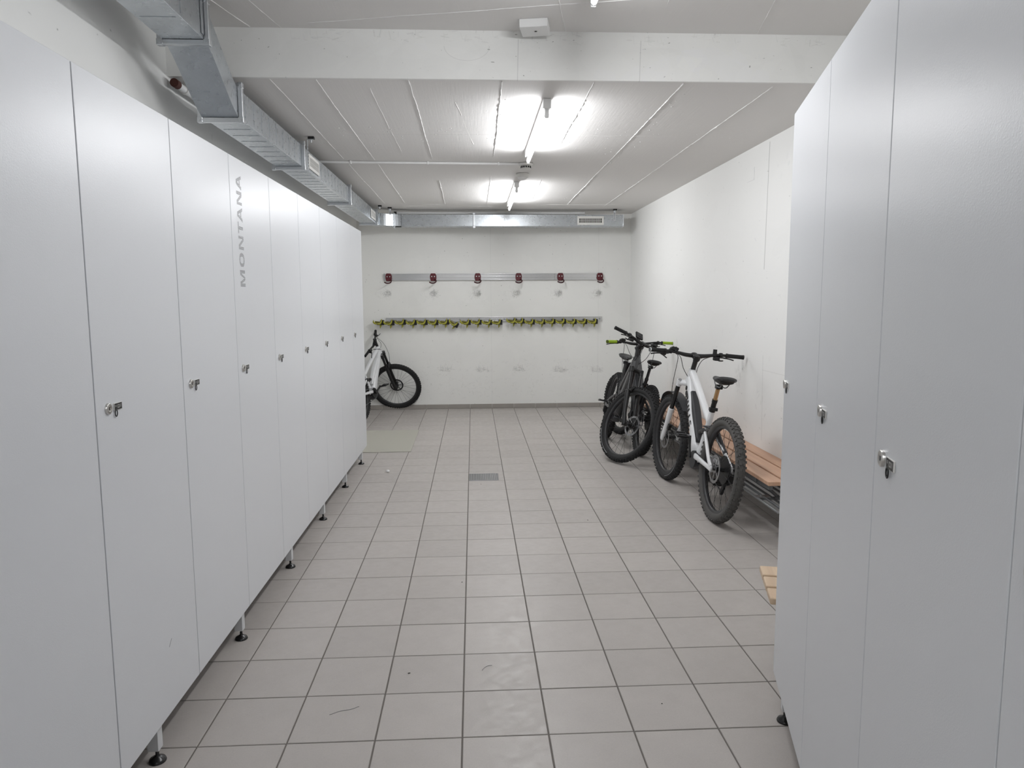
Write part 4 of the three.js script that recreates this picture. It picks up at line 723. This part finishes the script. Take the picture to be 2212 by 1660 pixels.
  front.push(sweep([on(0.615).add(P3(-0.012, 0)), lerp3(on(0.6), BB, 0.25).add(P3(-0.01, -0.012)), lerp3(on(0.6), BB, 0.6).add(P3(0, -0.012)), BB.clone().add(P3(0.07, 0.03)), BB.clone().add(P3(0.01, -0.015))], [[0.04, 0.029], [0.046, 0.036], [0.05, 0.04], [0.055, 0.042], [0.05, 0.04]], { seg: 28, rs: 18, sq: 0.75 }));
  front.push(sweep([on(0.672).add(P3(-0.008, 0)), lerp3(on(0.665), SC, 0.3).add(P3(0, 0.012)), lerp3(on(0.66), SC, 0.72).add(P3(0, -0.002)), SC.clone().add(P3(0.012, -0.012)), SC.clone().add(P3(-0.01, -0.02))], [[0.031, 0.026], [0.028, 0.027], [0.024, 0.025], [0.024, 0.023], [0.02, 0.02]], { seg: 28, rs: 18, sq: 0.8 }));
  front.push(sweep([BB.clone().add(P3(-0.01, 0.03)), seatAt(0.25), SC.clone().add(P3(0.006, -0.03)), seatAt((o.cluster ?? 0.52) + 0.12)], [[0.035, 0.034], [0.024, 0.025], [0.0215, 0.0215], [0.0205, 0.0205]], { seg: 20, rs: 16 }));
  part('frame', merge(front), o.frame, b);
  part('battery_cover', sweep([lerp3(on(0.6), BB, 0.24).add(P3(-0.03, 0.05)), lerp3(on(0.6), BB, 0.5).add(P3(-0.035, 0.042)), lerp3(on(0.6), BB, 0.84).add(P3(-0.038, 0.035))], [[0.014, 0.026], [0.03, 0.033], [0.02, 0.03]], { seg: 16, rs: 14, sq: 0.6 }), o.battery ?? M.battery, b);
  part('motor', merge([new THREE.CylinderGeometry(0.072, 0.066, 0.1, 28).rotateX(Math.PI / 2).translate(BB.x + 0.005, BB.y - 0.012, 0), sweep([BB.clone().add(P3(-0.06, -0.03)), BB.clone().add(P3(0.02, -0.072)), BB.clone().add(P3(0.1, -0.03))], [[0.02, 0.035], [0.02, 0.045], [0.02, 0.035]], { seg: 12, rs: 12, sq: 0.7 })]), M.battery, b);
  const rear = [], piv = P3(0.4, R - 0.005), rock = P3(SC.x + 0.005, SC.y - 0.11);
  for (const k of [-1, 1]) {
    rear.push(sweep([piv.clone().add(P3(0, 0.01, k * 0.052)), P3(0.27, R + 0.004, k * 0.06), P3(0.12, R + 0.002, k * 0.07), P3(-0.012, R, k * 0.074)], [[0.022, 0.013], [0.019, 0.011], [0.016, 0.011], [0.02, 0.009]], { seg: 18, rs: 12, sq: 0.75 }));
    rear.push(sweep([rock.clone().add(P3(-0.045, 0.01, k * 0.036)), lerp3(rock, RA, 0.4).add(P3(-0.02, 0.02, k * 0.054)), lerp3(rock, RA, 0.8).add(P3(-0.01, 0.01, k * 0.072)), P3(0, R + 0.012, k * 0.074)], [[0.014, 0.01], [0.016, 0.011], [0.016, 0.01], [0.018, 0.009]], { seg: 18, rs: 12, sq: 0.75 }));
  }
  rear.push(sweep([P3(0.335, R - 0.01, -0.05), P3(0.345, R - 0.006, 0), P3(0.335, R - 0.01, 0.05)], [[0.02, 0.012], [0.02, 0.014], [0.02, 0.012]], { seg: 8, rs: 10, ref: [1, 0, 0] }));
  part('swingarm', merge(rear), o.frame, b);
  if (o.rearGuard) part('stay_guard', merge([sweep([rock.clone().add(P3(-0.06, 0.03, 0.05)), lerp3(rock, RA, 0.3).add(P3(-0.02, 0.025, 0.056)), lerp3(rock, RA, 0.62).add(P3(-0.014, 0.018, 0.068))], [[0.02, 0.016], [0.024, 0.018], [0.018, 0.015]], { seg: 12, rs: 12 }), sweep([rock.clone().add(P3(0.0, 0.05, -0.02)), rock.clone().add(P3(-0.09, 0.06, 0)), rock.clone().add(P3(-0.13, 0.045, 0.02))], [[0.008, 0.03], [0.01, 0.042], [0.006, 0.03]], { seg: 10, rs: 12 })]), M.battery, b);
  const sh0 = rock.clone().add(P3(0.05, 0.0)), sh1 = lerp3(on(0.6), BB, o.shockAt ?? 0.8).add(P3(-0.05, 0.085));
  const rk = []; for (const k of [-1, 1]) rk.push(sweep([rock.clone().add(P3(-0.05, 0.012, k * 0.034)), rock.clone().add(P3(0, 0.016, k * 0.034)), rock.clone().add(P3(0.055, 0, k * 0.026))], [[0.017, 0.006], [0.024, 0.007], [0.014, 0.006]], { seg: 12, rs: 10 }));
  part('rocker', merge(rk), o.rocker ?? M.frameBlack, b);
  const shock = sub('rear_shock', b); part('shock_body', merge([rod(sh1, lerp3(sh1, sh0, 0.62), 0.0225, 0.0225, 18), rod(lerp3(sh1, sh0, 0.62), lerp3(sh1, sh0, 0.66), 0.026, 0.026, 18)]), M.frameBlack, shock); part('shock_shaft', rod(lerp3(sh1, sh0, 0.6), sh0, 0.011), M.steel, shock);
  if (o.lettering) {
    const dir = BB.clone().sub(on(0.6)), ang = Math.atan2(dir.y, dir.x), mid = lerp3(on(0.6), BB, 0.38).add(P3(-0.002, -0.014, 0));
    for (const side of [-1, 1]) {
      const g = o.lettering.clone(); g.computeBoundingBox(); const L = g.boundingBox.max.x; g.translate(-L / 2, -0.025, 0);
      if (side > 0) g.rotateZ(ang + Math.PI); else g.rotateY(Math.PI).rotateZ(ang + Math.PI).applyMatrix4(new THREE.Matrix4());
      g.translate(mid.x, mid.y, side * 0.0385); part('frame_lettering', g, M.black, b, 'black lettering along the down tube');
      const lg = lerp3(on(0.6), BB, 0.1).add(P3(-0.002, -0.01, side * 0.034)); part('frame_emblem', merge([new THREE.CylinderGeometry(0.018, 0.018, 0.004, 24).rotateX(Math.PI / 2).translate(lg.x, lg.y, lg.z), new THREE.CylinderGeometry(0.02, 0.02, 0.004, 24).rotateX(Math.PI / 2).translate(lg.x - 0.028, lg.y - 0.038, lg.z + side * 0.0035)]), M.black, b);
    }
  }
  // seat post and saddle
  const c0 = (o.cluster ?? 0.52) + 0.1, cT = c0 + (o.collarLen ?? 0.16), post = sub('seat_post', b);
  part('collar', merge([rod(seatAt(c0), seatAt(cT), 0.0185, 0.0185, 18), rod(seatAt(c0 + 0.005), seatAt(c0 + 0.05), 0.0225, 0.0225, 18), rod(seatAt(cT - 0.04), seatAt(cT), 0.0205, 0.0205, 18), rbx(-0.016, 0.016, -0.012, 0.012, -0.03, 0.03, 0.004).translate(seatAt(c0 + 0.04).x - 0.014, seatAt(c0 + 0.04).y, 0)]), M.frameBlack, post);
  part('shaft', rod(seatAt(cT - 0.02), seatAt(0.985), 0.0155, 0.0155, 18), o.post ?? M.frameBlack, post);
  part('clamp', merge([rbx(-0.022, 0.022, -0.016, 0.016, -0.024, 0.024, 0.006).translate(ST.x - 0.008, ST.y + 0.008, 0)]), M.frameBlack, post);
  const sad = sub('saddle', b); sad.position.set(sx, sy, 0); sad.rotation.z = o.saddleTilt ?? 0.02;
  part('seat_shell', sweep([[-0.14, 0.012, 0], [-0.11, 0.016, 0], [-0.06, 0.006, 0], [0, -0.001, 0], [0.06, -0.001, 0], [0.115, 0, 0], [0.142, -0.006, 0]], [[0.012, 0.045], [0.021, 0.072], [0.023, 0.07], [0.021, 0.05], [0.019, 0.031], [0.016, 0.022], [0.007, 0.01]], { seg: 30, rs: 22, sq: 0.85 }), M.saddle, sad);
  part('seat_skirt', sweep([[-0.12, 0, 0], [-0.06, -0.012, 0], [0.02, -0.016, 0], [0.12, -0.014, 0]], [[0.016, 0.05], [0.016, 0.045], [0.012, 0.026], [0.008, 0.012]], { seg: 16, rs: 16 }), M.black, sad);
  for (const k of [-1, 1]) part('seat_rail', tube([[-0.1, -0.008, k * 0.03], [-0.06, -0.045, k * 0.022], [0.04, -0.045, k * 0.02], [0.1, -0.018, k * 0.012]], 0.0038, 20, 8), M.steelGrey, sad);
  // drivetrain
  const crank = sub('crankset', b), ca = o.crank ?? Math.PI;                   // angle of the right arm; the left one is opposite
  const arm = (a, z) => { const e = P3(BB.x + 0.165 * Math.cos(a), BB.y + 0.165 * Math.sin(a), z); return [sweep([P3(BB.x, BB.y, z * 0.86), lerp3(P3(BB.x, BB.y, z * 0.9), e, 0.5), e], [[0.02, 0.009], [0.014, 0.008], [0.015, 0.0085]], { seg: 12, rs: 12, sq: 0.8 }), e]; };
  const [ga, ea] = arm(ca, 0.085), [gb, eb] = arm(ca + Math.PI, -0.085);
  part('crank_arm', ga, M.frameBlack, crank); part('crank_arm', gb, M.frameBlack, crank);
  const ring = []; for (let k = 0; k < 68; k++) { const a = k / 68 * 6.2832, r = 0.072 + (k % 2 ? 0.003 : -0.002); ring.push([r * Math.cos(a), r * Math.sin(a)]); } const rh = new THREE.Path(); rh.absarc(0, 0, 0.055, 0, 6.2832);
  part('chainring', merge([plate(ring, 0.004, 0, [rh]), ...[0, 1, 2, 3].map((k) => bx(-0.008, 0.008, 0, 0.06, -0.002, 0.002).rotateZ(k * Math.PI / 2 + 0.4))]).translate(BB.x, BB.y, 0.055), M.frameBlack, crank);
  pedal(b, ea, 0.1, o.pedalTilt ?? 0.15); pedal(b, eb, -0.1, o.pedalTilt ?? 0.15);
  const cz = 0.05, loop = []; const link = (x0, y0, x1, y1, z0, z1) => { const n = 24; for (let i = 0; i < n; i++) { const t = i / n; loop.push([x0 + (x1 - x0) * t, y0 + (y1 - y0) * t, z0 + (z1 - z0) * t]); } };
  link(BB.x, BB.y + 0.072, 0, R + 0.052, 0.055, cz); for (let i = 0; i <= 8; i++) { const a = Math.PI / 2 + i / 8 * Math.PI * 0.75; loop.push([0.052 * Math.cos(a), R + 0.052 * Math.sin(a), cz]); } link(-0.005, R - 0.075, 0.045, R - 0.15, cz, cz); link(0.06, R - 0.165, BB.x, BB.y - 0.072, cz, 0.055); for (let i = 0; i <= 8; i++) { const a = -Math.PI / 2 + i / 8 * Math.PI; loop.push([BB.x + 0.072 * Math.cos(a), BB.y + 0.072 * Math.sin(a), 0.055]); }
  part('chain', new THREE.TubeGeometry(new THREE.CatmullRomCurve3(loop.map(v3), true), 160, 0.0038, 5, true), M.steelGrey, b);
  const der = sub('derailleur', b);
  part('derailleur_body', merge([rbx(-0.025, 0.025, -0.06, 0.01, -0.09, -0.05, 0.008).translate(-0.006, R - 0.03, 0), sweep([P3(-0.005, R - 0.05, 0.075), P3(0.0, R - 0.085, 0.072), P3(0.012, R - 0.1, 0.062)], [[0.018, 0.012], [0.02, 0.014], [0.014, 0.01]], { seg: 8, rs: 10 })]), M.black, der);
  part('cage', merge([-1, 1].map((k) => plate([[-0.012, 0.012], [0.012, 0.016], [0.066, -0.082], [0.06, -0.105], [0.038, -0.098]], 0.003, 0).translate(0.0, R - 0.085, cz + k * 0.007))), M.black, der);
  for (const [x, y] of [[0.002, R - 0.082], [0.05, R - 0.168]]) part('pulley', new THREE.CylinderGeometry(0.022, 0.022, 0.006, 14).rotateX(Math.PI / 2).translate(x, y, cz), M.frameBlack, der);
  if (o.kickstand) part('kickstand', merge([rod(P3(0.06, R - 0.03, -0.1), P3(o.kickstand, 0.12, -0.14), 0.01), rod(P3(o.kickstand, 0.12, -0.14), P3(o.kickstand + 0.02, 0.085, -0.147), 0.016)]), M.black, b);
  return b;
}
const typeface = await new FontLoader().loadAsync('fonts/droid/droid_sans_bold.typeface.json');
const lettering = new TextGeometry('BULLS', { font: typeface, size: 0.056, depth: 0.0015, curveSegments: 4 }).scale(1.35, 0.9, 1);
const POSE = {
  A: [1.7839, 5.2885, -0.0221, 0.1272, -0.0698, 1.0776, 1.2209, 0.3687, 0.8973, 1.0967, 0.3919, 0.2441, 0.9704],
  B: [1.5683, 8.6534, 3.2214, -0.2151, -0.5725, 1.0747, 1.2222, 0.3753, 0.8941, 1.1401, 0.3485, 0.2181, 0.9372],
  C: [1.7473, 7.6486, -0.004, 0.1958, -0.3355, 1.0356, 1.2204, 0.3693, 0.9143, 1.1085, 0.4265, 0.2217, 0.9555],
  D: [-1.5354, 9.9011, 0.326, -0.1673, 1.3832, 1.0088, 1.2237, 0.3728, 0.8457, 1.0184, 0.45, 0.22, 0.98],
};
bicycle('white electric mountain bicycle with bronze seat post, leaning near the brown bench', POSE.A, { frame: M.frameWhite, forkLower: M.frameWhite, crown: M.frameWhite, post: M.gold, tyre: M.rubberGrey, tyreR: M.dustyRubber, rim: M.rim, mudguard: true, lettering, collar: true, bell: true, crank: -Math.PI / 2 - 0.2, cluster: 0.57, collarLen: 0.17, rearGuard: true, knobs: 60, tyreWidth: 0.066, forkLow: 0.3, sidewall: 3.6, sideZ: -1 });
bicycle('dark grey bicycle facing the camera, its black front wheel turned', POSE.B, { frame: M.frameDark, forkLower: M.frameBlack, tyre: M.rubber, display: 0.07, crank: 2.6, knobs: 64, tyreWidth: 0.06, sidewall: 3.6, sideZ: 1, forkLow: 0.33 });
bicycle('dark bicycle with lime green grips, facing the back wall behind the others', POSE.C, { frame: M.frameDark, forkLower: M.frameBlack, tyre: M.rubber, grip: M.green, crank: 0.4, knobs: 60, tyreWidth: 0.066 });
bicycle('pale white bicycle half hidden behind the left lockers, front wheel along the back wall', POSE.D, { frame: M.frameWhite, forkLower: M.frameBlack, crown: M.frameBlack, tyre: M.rubber, discMat: M.frameBlack, battery: M.frameWhite, crank: 0.5, knobs: 64, tyreWidth: 0.06 });
renderer.render(scene, camera);
